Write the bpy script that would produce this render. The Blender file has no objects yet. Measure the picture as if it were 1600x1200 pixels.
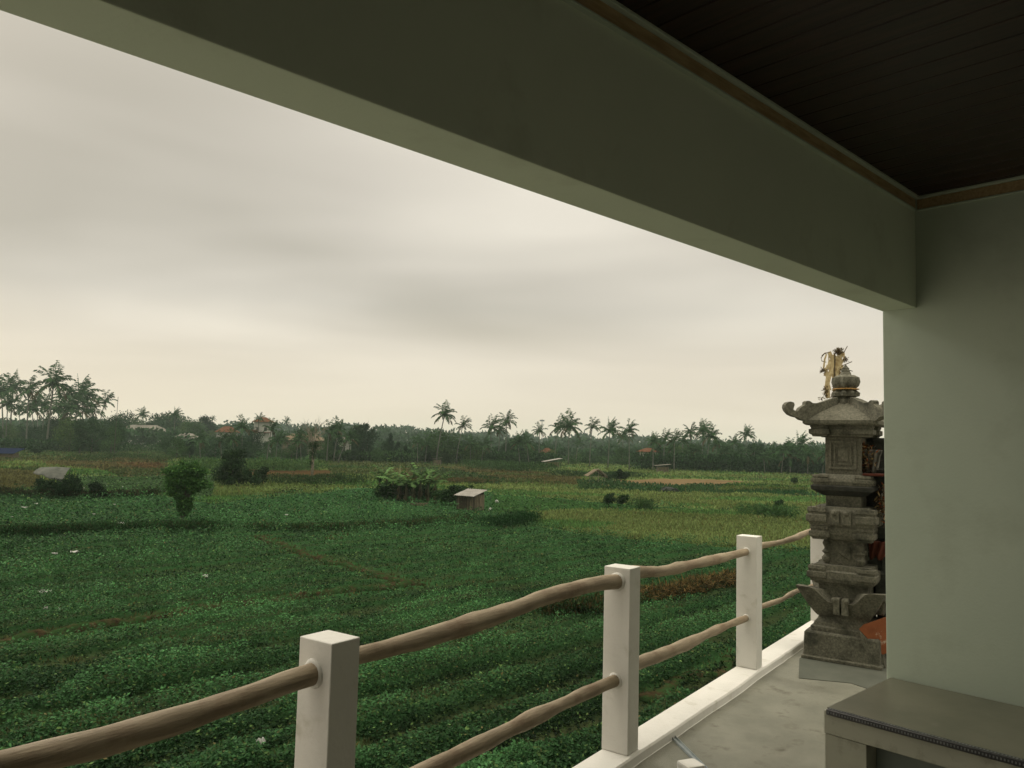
import bpy, bmesh, math, random
import numpy as np
from mathutils import Vector, Matrix
random.seed(7); rng = np.random.default_rng(7)
S = bpy.context.scene
col = S.collection
R = math.radians
# ------------------------------------------------------------------ camera, sky, light, exposure
F_PX, PITCH, ROLL, EYE = 1225.74, 0.0783, 0.0261, 1.5
cam_d = bpy.data.cameras.new("camera"); cam = bpy.data.objects.new("camera", cam_d); col.objects.link(cam)
cam_d.sensor_width = 36; cam_d.lens = 36 * F_PX / 1600
cam_d.clip_start = 0.05; cam_d.clip_end = 20000
cam.matrix_world = Matrix.Translation((0, 0, EYE)) @ Matrix.Rotation(math.pi / 2 + PITCH, 4, 'X') @ Matrix.Rotation(ROLL, 4, 'Z')
S.camera = cam
S.view_settings.view_transform = 'Standard'; S.view_settings.look = 'None'
S.view_settings.exposure = 0.0; S.view_settings.gamma = 1
S.cycles.use_denoising = True
S.cycles.max_bounces = 8; S.cycles.diffuse_bounces = 5; S.cycles.volume_bounces = 1
S.cycles.sample_clamp_indirect = 6

W = bpy.data.worlds.new("World"); S.world = W; W.use_nodes = True
nt = W.node_tree; nt.nodes.clear()
def N(t, **k):
    n = nt.nodes.new(t)
    for a, b in k.items(): setattr(n, a, b)
    return n
out = N('ShaderNodeOutputWorld'); bg = N('ShaderNodeBackground')
SUN_EL, SUN_AZ = R(32), R(-48)        # behind cloud, out over the field to the left
sky = N('ShaderNodeTexSky', sky_type='NISHITA', sun_disc=False, sun_elevation=SUN_EL, sun_rotation=SUN_AZ)
tc = N('ShaderNodeTexCoord'); sep = N('ShaderNodeSeparateXYZ'); nt.links.new(tc.outputs['Generated'], sep.inputs[0])
# project the view direction on a cloud plane so the bands close up towards the horizon
def math_n(op, a=None, b=None, clamp=False):
    n = N('ShaderNodeMath', operation=op); n.use_clamp = clamp
    for i, v in enumerate((a, b)):
        if v is None: continue
        if isinstance(v, (int, float)): n.inputs[i].default_value = v
        else: nt.links.new(v, n.inputs[i])
    return n.outputs[0]
zc = math_n('MAXIMUM', sep.outputs[2], 0.0)
den = math_n('ADD', zc, 0.10)
u = math_n('DIVIDE', sep.outputs[0], den); v = math_n('DIVIDE', sep.outputs[1], den)
cmb = N('ShaderNodeCombineXYZ'); nt.links.new(u, cmb.inputs[0]); nt.links.new(v, cmb.inputs[1])
mp = N('ShaderNodeMapping'); mp.inputs['Scale'].default_value = (.42, .55, 1); mp.inputs['Location'].default_value = (5.2, 1.7, 0); mp.inputs['Rotation'].default_value = (0, 0, .5)
nt.links.new(cmb.outputs[0], mp.inputs[0])
n1 = N('ShaderNodeTexNoise'); n1.inputs['Scale'].default_value = 1.0; n1.inputs['Detail'].default_value = 3.2; n1.inputs['Roughness'].default_value = .42; n1.inputs['Distortion'].default_value = .35
nt.links.new(mp.outputs[0], n1.inputs[0])
cr = N('ShaderNodeValToRGB'); nt.links.new(n1.outputs[0], cr.inputs[0])
e = cr.color_ramp.elements
e[0].position = .34; e[0].color = (.46, .42, .335, 1); e[1].position = .66; e[1].color = (.79, .73, .61, 1)
m = e.new(.49); m.color = (.61, .56, .465, 1)
# warm clear band near the horizon
hz = N('ShaderNodeValToRGB'); nt.links.new(sep.outputs[2], hz.inputs[0]); h = hz.color_ramp.elements
h[0].position = 0.0; h[0].color = (1, 1, 1, 1); h[1].position = .17; h[1].color = (0, 0, 0, 1); hm = h.new(.10); hm.color = (.7, .7, .7, 1)
mixh = N('ShaderNodeMixRGB'); nt.links.new(hz.outputs[0], mixh.inputs[0]); nt.links.new(cr.outputs[0], mixh.inputs[1]); mixh.inputs[2].default_value = (.80, .705, .56, 1)
# overcast skies are brighter overhead
zen = math_n('ADD', math_n('MULTIPLY', math_n('POWER', zc, 5.0), 6.2), 1.0)
mul = N('ShaderNodeMixRGB', blend_type='MULTIPLY'); mul.inputs[0].default_value = 1
nt.links.new(mixh.outputs[0], mul.inputs[1]); nt.links.new(zen, mul.inputs[2])
skym = N('ShaderNodeMixRGB', blend_type='MULTIPLY'); skym.inputs[0].default_value = 1; nt.links.new(sky.outputs[0], skym.inputs[1]); skym.inputs[2].default_value = (.008, .008, .008, 1)
add = N('ShaderNodeMixRGB', blend_type='ADD'); add.inputs[0].default_value = 1
nt.links.new(mul.outputs[0], add.inputs[1]); nt.links.new(skym.outputs[0], add.inputs[2])
nt.links.new(add.outputs[0], bg.inputs[0]); bg.inputs[1].default_value = 1.0
nt.links.new(bg.outputs[0], out.inputs[0])
sd = bpy.data.lights.new("sun", 'SUN'); sun = bpy.data.objects.new("sun", sd); col.objects.link(sun)
sd.energy = 1.4; sd.angle = R(14); sd.color = (1, .95, .86)
sun.rotation_euler = Vector((math.sin(SUN_AZ) * math.cos(SUN_EL), math.cos(SUN_AZ) * math.cos(SUN_EL), math.sin(SUN_EL))).to_track_quat('Z', 'Y').to_euler()

# ------------------------------------------------------------------ pixel <-> world (1600 x 1200 photograph)
cP, sP, cR, sR = math.cos(PITCH), math.sin(PITCH), math.cos(ROLL), math.sin(ROLL)
GZ = -3.5
def ray(px, py):
    a, b = px - 800, py - 600
    x = a * cR + b * sR; y = -a * sR + b * cR
    r, uu = x / F_PX, -y / F_PX
    return Vector((r, cP - uu * sP, sP + uu * cP))
def ground(px, py, z=GZ):
    d = ray(px, py); t = (z - EYE) / d.z
    return Vector((d.x * t, d.y * t, z))
def depth(px, py, Y):
    d = ray(px, py); t = Y / d.y
    return Vector((d.x * t, Y, EYE + d.z * t))
def proj(x, y, z):
    z = z - EYE
    d = y * cP + z * sP; uu = z * cP - y * sP
    qx = F_PX * x / d; qy = -F_PX * uu / d
    return 800 + qx * cR - qy * sR, 600 + qx * sR + qy * cR
def hor(px): return proj(*(ray(px, 696) * 1e6 * 1.0)[:2], EYE)[1]

# ------------------------------------------------------------------ materials
def mat(name): 
    m = bpy.data.materials.new(name); m.use_nodes = True
    return m, m.node_tree, m.node_tree.nodes['Principled BSDF']
def surf(name, c1, c2, scale=6, rough=.8, bump=.2, bscale=60, detail=6, lo=.35, hi=.65, spec=.3, stain=None, stretch=None, dist=.01):
    m, t, b = mat(name); L = t.links.new
    tc = t.nodes.new('ShaderNodeTexCoord'); src = tc.outputs['Object']
    if stretch:
        mpn = t.nodes.new('ShaderNodeMapping'); mpn.inputs['Scale'].default_value = stretch; L(src, mpn.inputs[0]); src = mpn.outputs[0]
    n = t.nodes.new('ShaderNodeTexNoise'); n.inputs['Scale'].default_value = scale; n.inputs['Detail'].default_value = detail; n.inputs['Roughness'].default_value = .6; L(src, n.inputs[0])
    r = t.nodes.new('ShaderNodeValToRGB'); L(n.outputs[0], r.inputs[0])
    r.color_ramp.elements[0].position = lo; r.color_ramp.elements[0].color = (*c1, 1); r.color_ramp.elements[1].position = hi; r.color_ramp.elements[1].color = (*c2, 1)
    c = r.outputs[0]
    if stain:
        sc, sscale, slo, shi = stain
        n3 = t.nodes.new('ShaderNodeTexNoise'); n3.inputs['Scale'].default_value = sscale; n3.inputs['Detail'].default_value = 8; n3.inputs['Roughness'].default_value = .65; L(tc.outputs['Object'], n3.inputs[0])
        r3 = t.nodes.new('ShaderNodeValToRGB'); L(n3.outputs[0], r3.inputs[0]); r3.color_ramp.elements[0].position = slo; r3.color_ramp.elements[0].color = (0, 0, 0, 1); r3.color_ramp.elements[1].position = shi; r3.color_ramp.elements[1].color = (1, 1, 1, 1)
        mx = t.nodes.new('ShaderNodeMixRGB'); L(r3.outputs[0], mx.inputs[0]); L(c, mx.inputs[1]); mx.inputs[2].default_value = (*sc, 1); c = mx.outputs[0]
    L(c, b.inputs['Base Color'])
    b.inputs['Roughness'].default_value = rough; b.inputs['Specular IOR Level'].default_value = spec
    n2 = t.nodes.new('ShaderNodeTexNoise'); n2.inputs['Scale'].default_value = bscale; n2.inputs['Detail'].default_value = 8; n2.inputs['Roughness'].default_value = .65; L(src, n2.inputs[0])
    bp = t.nodes.new('ShaderNodeBump'); bp.inputs['Strength'].default_value = bump; bp.inputs['Distance'].default_value = dist; L(n2.outputs[0], bp.inputs['Height']); L(bp.outputs[0], b.inputs['Normal'])
    return m
def leafmat(name, trans=.25, rough=.65, spec=.15):
    m, t, b = mat(name); L = t.links.new
    a = t.nodes.new('ShaderNodeAttribute'); a.attribute_name = 'Col'
    L(a.outputs['Color'], b.inputs['Base Color']); b.inputs['Roughness'].default_value = rough; b.inputs['Specular IOR Level'].default_value = spec
    tr = t.nodes.new('ShaderNodeBsdfTranslucent'); L(a.outputs['Color'], tr.inputs[0])
    mx = t.nodes.new('ShaderNodeMixShader'); mx.inputs[0].default_value = trans
    L(b.outputs[0], mx.inputs[1]); L(tr.outputs[0], mx.inputs[2]); L(mx.outputs[0], t.nodes['Material Output'].inputs[0])
    return m
M = {}
M['paint'] = surf('white_paint', (.65, .635, .585), (.71, .69, .64), 3, .6, .25, 30, stain=((.50, .48, .40), 7, .56, .74))
M['wall'] = surf('wall_paint_bounce', (.435, .50, .40), (.47, .53, .425), 1.2, .65, .10, 70, stain=((.37, .41, .32), 2.2, .52, .80))  # green bounce from the field is put into this colour
M['beam'] = surf('beam_paint_brightened', (.60, .66, .52), (.64, .70, .55), 1.2, .65, .12, 60, stain=((.50, .54, .41), 3, .55, .85))  # lighter copy of the wall colour, makes up for missing light on the beam
M['ceil'] = surf('ceiling_boards', (.014, .007, .0045), (.034, .016, .010), 5, .38, .05, 40, stretch=(1, 9, 1), spec=.35)
M['blocker_dark'] = surf('light_blocker_dark', (.03, .022, .014), (.06, .042, .026), 5, .5, .1, 40, stretch=(6, 6, .6))  # dark surface of the wall added to cut light
M['trimw'] = surf('trim_wood', (.30, .21, .105), (.44, .33, .18), 8, .5, .1, 60, stretch=(8, 1, 8))
M['floor'] = surf('floor_cement', (.155, .155, .12), (.225, .222, .175), 3.5, .55, .5, 160, stain=((.085, .078, .052), 7, .53, .72))
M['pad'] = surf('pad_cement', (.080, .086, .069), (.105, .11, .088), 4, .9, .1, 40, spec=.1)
M['benchtop'] = surf('bench_top_cement', (.10, .10, .068), (.135, .13, .09), 3, .35, .06, 50, spec=.5, stain=((.16, .155, .115), 9, .6, .85))
M['bench'] = surf('bench_cement', (.29, .29, .225), (.35, .345, .27), 3, .45, .08, 50, stain=((.15, .15, .11), 9, .55, .8))
M['black'] = surf('dark_strip', (.012, .012, .013), (.03, .03, .03), 30, .3, .1, 60, spec=.6)
M['dots'] = surf('bead_metal', (.12, .13, .13), (.2, .2, .2), 30, .3, .05, 60)
M['steel'] = surf('galvanised_metal', (.20, .23, .23), (.30, .33, .33), 20, .4, .05, 60, spec=.6)
M['log'] = surf('rail_wood', (.245, .195, .13), (.37, .30, .205), 9, .65, .5, 30, stretch=(6, .5, 6), stain=((.19, .125, .075), 5, .50, .75), dist=.008)
M['stone'] = surf('carved_stone', (.070, .069, .052), (.190, .182, .138), 70, .95, .7, 240, lo=.3, hi=.7, stain=((.035, .037, .028), 6, .50, .70), dist=.004, spec=.15)
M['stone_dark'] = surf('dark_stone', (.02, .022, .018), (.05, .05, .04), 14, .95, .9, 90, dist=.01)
M['gilt'] = surf('gilt_line', (.30, .17, .05), (.40, .24, .08), 14, .7, .3, 60)
M['terra'] = surf('terracotta', (.20, .062, .022), (.28, .092, .034), 8, .8, .4, 60, stain=((.45, .36, .27), 9, .58, .64))
M['orange_cloth'] = surf('orange_cloth', (.06, .014, .007), (.09, .024, .011), 8, .9, .4, 60)
M['offer'] = surf('dry_offering', (.10, .07, .035), (.38, .30, .16), 25, .9, .5, 60)
M['straw'] = surf('dry_straw', (.33, .24, .11), (.60, .50, .29), 25, .85, .4, 60)
M['straw_dark'] = surf('dry_dark', (.06, .045, .025), (.14, .11, .06), 25, .9, .4, 60)
M['soil'] = None
M['bark'] = surf('bark', (.035, .032, .024), (.075, .068, .05), 6, .9, .5, 30)
M['palmbark'] = surf('palm_bark', (.075, .078, .062), (.125, .128, .105), 3, .9, .4, 10)
M['deadwood'] = surf('dead_wood', (.15, .13, .10), (.24, .21, .165), 5, .9, .4, 20)
M['leaf'] = leafmat('foliage', .2, .8, .05); M['crop'] = leafmat('crop_leaves', .2, .7, .06); M['grass'] = leafmat('grass_blades', .3, .8, .04)
M['tin'] = surf('tin_roof', (.20, .19, .17), (.28, .27, .245), 2, .5, .2, 20, spec=.0, stain=((.13, .09, .06), 3, .6, .7))
M['plank'] = surf('shed_boards', (.03, .025, .016), (.19, .16, .105), 4, .9, .4, 20, stretch=(5, 5, .4))
M['tarp'] = surf('grey_tarp', (.07, .078, .068), (.12, .122, .108), 2, .6, .3, 8, spec=.0)
M['blue'] = surf('blue_roof', (.010, .015, .034), (.017, .023, .046), 2, .5, .2, 8, spec=.0)
M['redroof'] = surf('clay_roof', (.085, .040, .024), (.125, .062, .036), 2, .8, .3, 8, spec=.0)
M['greyroof'] = surf('pale_roof', (.15, .145, .12), (.21, .20, .17), .5, .7, .3, 8, spec=.0)
M['white'] = surf('white_render', (.30, .30, .27), (.38, .375, .34), 1, .8, .1, 8)
M['glass'] = surf('window_dark', (.02, .022, .02), (.04, .04, .04), 1, .2, .05, 8)
M['thatch'] = surf('thatch', (.08, .06, .035), (.17, .13, .08), 6, .95, .7, 25)
M['plastic'] = surf('white_plastic', (.26, .27, .25), (.36, .36, .33), 3, .5, .3, 8)
M['net'] = surf('dark_heap', (.008, .012, .01), (.025, .03, .022), 4, .9, .8, 15)

# ------------------------------------------------------------------ object helpers
def tag(o, label=None, cat=None, group=None, kind=None):
    if label: o['label'] = label
    if cat: o['category'] = cat
    if group: o['group'] = group
    if kind: o['kind'] = kind
    return o
def link(name, me, m=None, parent=None):
    o = bpy.data.objects.new(name, me); col.objects.link(o)
    if m: me.materials.append(M[m] if isinstance(m, str) else m)
    if parent: o.parent = parent
    return o
def empty(name, loc=(0, 0, 0), rz=0):
    o = bpy.data.objects.new(name, None); col.objects.link(o); o.location = loc; o.rotation_euler = (0, 0, rz); o.empty_display_size = .2
    return o
class B:
    """collects shapes into one mesh"""
    def __init__(s): s.bm = bmesh.new()
    def box(s, x0, x1, y0, y1, z0, z1, bev=0, seg=2):
        b = bmesh.new(); bmesh.ops.create_cube(b, size=1)
        for v in b.verts: v.co = Vector(((x0 + x1) / 2 + v.co.x * (x1 - x0), (y0 + y1) / 2 + v.co.y * (y1 - y0), (z0 + z1) / 2 + v.co.z * (z1 - z0)))
        if bev: bmesh.ops.bevel(b, geom=b.edges[:], offset=bev, segments=seg, affect='EDGES', profile=.6)
        s.merge(b); return s
    def merge(s, b, mtx=None):
        if mtx: b.transform(mtx)
        me = bpy.data.meshes.new('t'); b.to_mesh(me); s.bm.from_mesh(me); bpy.data.meshes.remove(me); b.free()
    def loft(s, rings, cap=True, closed=True):
        vs = [[s.bm.verts.new(p) for p in r] for r in rings]
        n = len(rings[0])
        for a, b_ in zip(vs, vs[1:]):
            for i in range(n if closed else n - 1):
                j = (i + 1) % n
                s.bm.faces.new((a[i], a[j], b_[j], b_[i]))
        if cap and closed:
            s.bm.faces.new(vs[0][::-1]); s.bm.faces.new(vs[-1])
        return s
    def sq(s, levels, ch=.06, cx=0, cy=0):
        """square plan loft with chamfered corners; levels = (half, z)"""
        rings = []
        for h, z in levels:
            c = h * ch
            rings.append([(cx + x, cy + y, z) for x, y in ((-h + c, -h), (h - c, -h), (h, -h + c), (h, h - c), (h - c, h), (-h + c, h), (-h, h - c), (-h, -h + c))])
        return s.loft(rings)
    def lathe(s, prof, n=20, cx=0, cy=0, lobes=0, amp=0):
        rings = []
        for r, z in prof:
            rings.append([(cx + r * (1 + amp * math.cos(lobes * t)) * math.cos(t), cy + r * (1 + amp * math.cos(lobes * t)) * math.sin(t), z) for t in [2 * math.pi * i / n for i in range(n)]])
        return s.loft(rings)
    def tube(s, pts, rad, n=8, wob=0):
        pts = [Vector(p) for p in pts]; rings = []
        up = Vector((0, 0, 1))
        for i, p in enumerate(pts):
            d = (pts[min(i + 1, len(pts) - 1)] - pts[max(i - 1, 0)]).normalized()
            a = d.cross(up if abs(d.z) < .95 else Vector((1, 0, 0))).normalized(); b_ = a.cross(d).normalized()
            r = rad[i] if isinstance(rad, (list, tuple)) else rad
            rings.append([p + (a * math.cos(t) + b_ * math.sin(t)) * r * (1 + wob * math.sin(3 * t + i * 1.3) + random.uniform(-wob, wob) * .5) for t in [2 * math.pi * k / n for k in range(n)]])
        return s.loft(rings)
    def prism(s, poly, t, mtx):
        """poly in (u, z) extruded +-t/2 along local y, then mtx"""
        b = bmesh.new()
        fa = [b.verts.new((u_, -t / 2, z)) for u_, z in poly]; fb = [b.verts.new((u_, t / 2, z)) for u_, z in poly]
        b.faces.new(fa); b.faces.new(fb[::-1])
        for i in range(len(poly)):
            j = (i + 1) % len(poly); b.faces.new((fa[j], fa[i], fb[i], fb[j]))
        bmesh.ops.triangulate(b, faces=[f for f in b.faces if len(f.verts) > 4])
        s.merge(b, mtx); return s
    def build(s, name, m, parent=None, smooth=False, ang=None):
        bmesh.ops.recalc_face_normals(s.bm, faces=s.bm.faces[:])
        me = bpy.data.meshes.new(name); s.bm.to_mesh(me); s.bm.free()
        if smooth:
            for p in me.polygons: p.use_smooth = True
            if ang is not None:
                me.set_sharp_from_angle(angle=R(ang))
        return link(name, me, m, parent)
def leafmesh(name, pos, ax, nr, L, Wd, colr, fold=0.0):
    """one rhombic leaf per row of pos, as one mesh with a colour per leaf"""
    n = len(pos); pos = np.asarray(pos, float); ax = np.asarray(ax, float); nr = np.asarray(nr, float)
    ax = ax / np.maximum(np.linalg.norm(ax, axis=1, keepdims=True), 1e-9)
    sd_ = np.cross(ax, nr); sd_ /= np.maximum(np.linalg.norm(sd_, axis=1, keepdims=True), 1e-9)
    up = np.cross(sd_, ax)
    L = np.broadcast_to(L, (n,))[:, None]; Wd = np.broadcast_to(Wd, (n,))[:, None]
    V = np.empty((n, 4, 3)); mid = pos + ax * L * .45
    V[:, 0] = pos; V[:, 1] = mid + sd_ * Wd * .5 + up * L * fold; V[:, 2] = pos + ax * L; V[:, 3] = mid - sd_ * Wd * .5 + up * L * fold
    me = bpy.data.meshes.new(name)
    me.vertices.add(4 * n); me.vertices.foreach_set('co', V.reshape(-1).astype(np.float32))
    me.loops.add(4 * n); me.loops.foreach_set('vertex_index', np.arange(4 * n, dtype=np.int32))
    me.polygons.add(n); me.polygons.foreach_set('loop_start', np.arange(0, 4 * n, 4, dtype=np.int32))
    me.update(calc_edges=True)
    a = me.attributes.new('Col', 'FLOAT_COLOR', 'POINT')
    C = np.ones((n, 4, 4), np.float32); C[:, :, :3] = np.asarray(colr)[:, None, :]
    a.data.foreach_set('color', C.reshape(-1))
    return me
def rnd(n, s=1.0): return rng.normal(0, s, (n, 3))
# value noise
_T = rng.random((256, 256))
def vn(x, y):
    xi = np.floor(x).astype(int); yi = np.floor(y).astype(int); fx = x - xi; fy = y - yi
    fx = fx * fx * (3 - 2 * fx); fy = fy * fy * (3 - 2 * fy)
    g = lambda a, b_: _T[a & 255, b_ & 255]
    return (g(xi, yi) * (1 - fx) + g(xi + 1, yi) * fx) * (1 - fy) + (g(xi, yi + 1) * (1 - fx) + g(xi + 1, yi + 1) * fx) * fy
def fbm(x, y, o=3):
    s = 0; a = .5; t = 0
    for k in range(o): s = s + a * vn(x * 2 ** k + 17 * k, y * 2 ** k + 31 * k); t += a; a *= .5
    return s / t

# ================================================================== HOUSE
TB = 0.8116; CX, CY = 1.9769, 4.1607; ZB, ZT, BW = 2.2684, 2.7783, .1725
FL = -0.045
house = empty('terrace_house', (CX, CY, 0), -TB)
tag(house, 'dark green-grey rendered house terrace with deep beam, wall and brown boarded ceiling overhead', 'house')
B().box(0, BW, -6.6, -.002, ZB, ZT, .004).build('beam', 'beam', house)
B().box(0, 4.6, 0, .16, GZ, ZT + .3, .004).build('wall', 'wall', house)
B().box(BW + 2.9, BW + 3.05, -6.6, -.004, FL + .003, ZT + .3).build('wall', 'paint', house)  # unseen back wall, added to keep the terrace dark
B().box(0.003, BW - .013, -6.6, -5.1, GZ, ZB - .002).build('light_blocker_wall', 'blocker_dark', house)  # unseen wall added to shorten the opening and let in less light
B().box(0.003, BW + 3.05, -6.75, -6.603, GZ, ZT + .3).build('wall', 'paint', house)  # unseen end wall, added to shut light out
b = B()
y = -6.6
while y < -.03:
    b.box(BW - .02, BW + 2.9, y + .0025, min(y + .1165, -.004), ZT + .075, ZT + .10, .003, 1); y += .119
b.build('ceiling_boards', 'ceil', house)
B().box(-.5, BW + 3.2, -7.0, .6, ZT + .31, ZT + .40).build('roof_slab', 'wall', house)
B().box(BW - .02, BW + 2.92, -6.6, .0, ZT + .101, ZT + .12).build('ceiling_void', 'ceil', house)
# wooden crown strip with thin painted beads above and below
for nm, (x0, x1, z0, z1), mm in (('crown_strip', (BW - .012, BW + .012, ZT + .008, ZT + .06), 'trimw'), ('crown_bead', (BW - .012, BW + .018, ZT - .002, ZT + .007), 'wall'), ('crown_bead', (BW - .012, BW + .03, ZT + .061, ZT + .0745), 'wall')):
    B().box(x0, x1, -6.6, -.032, z0, z1, .002, 1).build(nm, mm, house)
for nm, (y0, z0, z1), mm in (('crown_strip', (-.012, ZT + .008, ZT + .06), 'trimw'), ('crown_bead', (-.018, ZT - .002, ZT + .007), 'wall'), ('crown_bead', (-.03, ZT + .061, ZT + .0745), 'wall')):
    B().box(BW + .0125, BW + 2.9, y0, -.0015, z0, z1, .002, 1).build(nm, mm, house)
B().box(BW - .012, BW, -6.6, -.001, ZT + .0005, ZT + .3).build('beam_top', 'beam', house)

# ---- balcony railing: yaw TR; local x = inner side, y = along
TR = 0.619; PW, PL, PH, SP = .1459, .115, .9029, 1.9418
AX, AY = .6128, 3.9651
Dv = Vector((math.sin(TR), math.cos(TR), 0)); Nv = Vector((Dv.y, -Dv.x, 0))
rail = empty('balcony_railing', (AX, AY, 0), -TR)
tag(rail, 'white square balcony posts on a low kerb joined by crooked round wooden rails', 'railing')
for i in range(-2, 3):
    h_ = PH + (.005, -.004, 0, .004, .01)[i + 2]
    B().box(-PW, 0, i * SP, i * SP + PL, .001, h_, .005, 3).build('post', 'paint', rail)
b = B(); rings = []
ys = np.arange(-5.2, 4.9, .07)
for yy in ys:
    w = .026 + .012 * (vn(np.array([yy * 2.1]), np.array([3.]))[0] - .5) + .006 * (vn(np.array([yy * 9.]), np.array([8.]))[0] - .5)
    rings.append([(-PW - .004, yy, -.30), (w + .012, yy, -.30), (w + .012, yy, FL - .001), (w + .006, yy, FL + .002), (w, yy, -.008), (w - .008, yy, 0), (-PW + .004, yy, 0), (-PW - .004, yy, -.008)])
b.loft(rings); b.build('kerb', 'paint', rail, True, 35)
inv = rail.matrix_world
RM = Matrix.Translation((AX, AY, 0)) @ Matrix.Rotation(-TR, 4, 'Z'); RI = RM.inverted()
def on_rail(px, py):
    d = ray(px, py); o = Vector((0, 0, EYE)); q = RM @ Vector((-PW / 2, 0, 0))
    t = (q - o).dot(Nv) / d.dot(Nv)
    return RI @ (o + d * t)
e1 = .012
def log_rail(pts, r0, r1, y0=None, y1=None):
    P = [on_rail(*p) for p in pts]
    if y0 is not None: P.insert(0, Vector((P[0].x, y0, P[0].z + (P[0].z - P[1].z) / (P[0].y - P[1].y) * (y0 - P[0].y))))
    if y1 is not None: P.append(Vector((P[-1].x, y1, P[-1].z)))
    # resample smoothly
    yy = [p.y for p in P]; zz = [p.z for p in P]
    Y = np.linspace(yy[0], yy[-1], 44); Z = np.interp(Y, yy, zz)
    k = np.array([1, 2, 3, 2, 1]) / 9; Zp = np.pad(Z, 2, mode='edge'); Z = np.convolve(Zp, k, 'valid')
    sd0 = random.uniform(0, 50)
    X = -PW / 2 + (vn(Y * 2.2 + sd0, Y * 0 + sd0) - .5) * .014
    rr = r0 + (r1 - r0) * np.linspace(0, 1, 44) + (vn(Y * 5 + sd0, Y * 0) - .5) * .007
    rr += .005 * np.exp(-((np.linspace(0, 1, 44) - random.uniform(.25, .75)) * 22) ** 2)
    pts3 = [(X[i], Y[i], Z[i]) for i in range(44)]
    ro = B().tube(pts3, [float(r) for r in rr], 16, .03).build('rail', 'log', rail, True)
    if y1 is not None:
        p = pts3[-1]; r_ = float(rr[-1]); yk = y1 - e1; rg = []
        for q_, yy_ in ((1.0, yk - .010), (1.16, yk - .007), (1.26, yk - .001), (1.2, yk + .003)):
            rg.append([(p[0] + math.cos(a_) * r_ * q_ * (1 + .05 * math.sin(3 * a_ + sd0)), yy_, p[2] + math.sin(a_) * r_ * q_ * (1 + .06 * math.sin(2 * a_ + sd0))) for a_ in [k * math.pi / 10 for k in range(20)]])
        B().loft(rg).build('mortar_collar', 'paint', ro, True)
e1 = .012
log_rail([(0, 1196), (60, 1184), (120, 1171), (187, 1152), (262, 1130), (340, 1104), (412, 1080), (478, 1056)], .0325, .0325, -SP * 2 + PL - .01, -SP + e1)
log_rail([(558, 1024), (626, 1007), (682, 991), (745, 971), (800, 953), (850, 934), (900, 920), (937, 911), (967, 909)], .031, .036, -SP + PL - .02, e1)
log_rail([(701, 1186), (757, 1159), (832, 1121), (907, 1087), (965, 1062)], .031, .029, -SP + PL - .02, e1)
log_rail([(998.7, 894), (1037, 893), (1075, 884), (1112, 875), (1150, 866), (1166, 862.5)], .034, .0255, PL - .02, SP + e1)
log_rail([(998.7, 1036), (1037, 1022), (1075, 1006), (1112, 988), (1150, 971.5), (1162, 968)], .036, .022, PL - .02, SP + e1)
log_rail([(1191, 852), (1220, 847.5), (1245, 840), (1265, 829.5)], .024, .02, SP + PL - .02, 2 * SP + e1)
log_rail([(1191, 947.5), (1222, 937), (1242, 924.5), (1270, 914.5)], .019, .015, SP + PL - .02, 2 * SP + e1)
log_rail([(470, 1290), (487, 1282)], .032, .030, -SP * 2 + PL - .01, -SP + e1)

# ---- balcony floor and the storey under it
b = B(); fl = []
for p in ((.02, -5.2), (.02, 4.9), (5.2, 4.9), (5.2, -5.2)): fl.append(RM @ Vector((p[0], p[1], 0)))
o = b.loft([[(p.x, p.y, -.30) for p in fl], [(p.x, p.y, FL) for p in fl]]).build('balcony_floor', 'floor'); tag(o, kind='structure')
b = B(); lo = [RM @ Vector((p[0], p[1], 0)) for p in ((-.13, -5.15), (-.13, 4.85), (5.1, 4.85), (5.1, -5.15))]
o = b.loft([[(p.x, p.y, GZ - .3) for p in lo], [(p.x, p.y, -.302) for p in lo]]).build('wall_lower_storey', 'wall'); tag(o, kind='structure')

# ---- bench
bench = empty('cement_bench', (1.4357, 3.6168, FL), -TB)
tag(bench, 'low grey cement bench with dark beaded edge strip against the terrace wall', 'bench')
bd = .767 - .008; bt = .3617 - FL
B().box(0, 2.3, 0, bd, bt - .105, bt - .006, .003).build('seat_slab', 'bench', bench)
B().box(0.001, 2.3, 0.03, bd, bt - .0055, bt, .002).build('seat_top', 'benchtop', bench)
B().box(.002, .185, .003, bd, 0, bt - .107, .003).build('leg', 'bench', bench)
B().box(2.11, 2.298, .003, bd, 0, bt - .107, .003).build('leg', 'bench', bench)
B().box(.187, 2.108, .10, .15, 0, bt - .108, .002).build('back_panel', surf('bench_panel', (.16, .185, .16), (.20, .225, .195), 4, .5, .1, 40), bench)
st = B().box(.012, 2.3, -.006, .029, bt - .022, bt + .002, .002, 1).build('edge_strip', 'black', bench)
b = B()
x = .02
while x < 2.29:
    b.box(x, x + .005, -.0082, -.0055, bt - .014, bt - .006); b.box(x, x + .006, .004, .018, bt + .002, bt + .0035); x += .0125
b.build('bead_row', 'dots', st)

# ---- thin metal channel on the floor and pale tile
p0 = ground(1043, 1145, FL); p1 = ground(1098, 1200, FL); d = (p1 - p0).normalized()
ch = empty('metal_channel', p0, math.atan2(d.y, d.x)); tag(ch, 'thin grey galvanised metal strip lying on the cement floor beside the kerb', 'metal strip')
B().box(0, .55, -.013, .013, .001, .004).box(0, .55, -.013, -.011, .004, .014).box(0, .55, .011, .013, .004, .014).build('channel', 'steel', ch)
p = ground(1072, 1200, FL)
tl = empty('pale_tile', (p.x + .01, p.y - .06, FL), .4); tag(tl, 'pale pinkish plaster block on the floor at the bottom edge', 'block')
B().box(-.05, .05, -.05, .05, .001, .05, .012).build('block', 'paint', tl)

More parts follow.
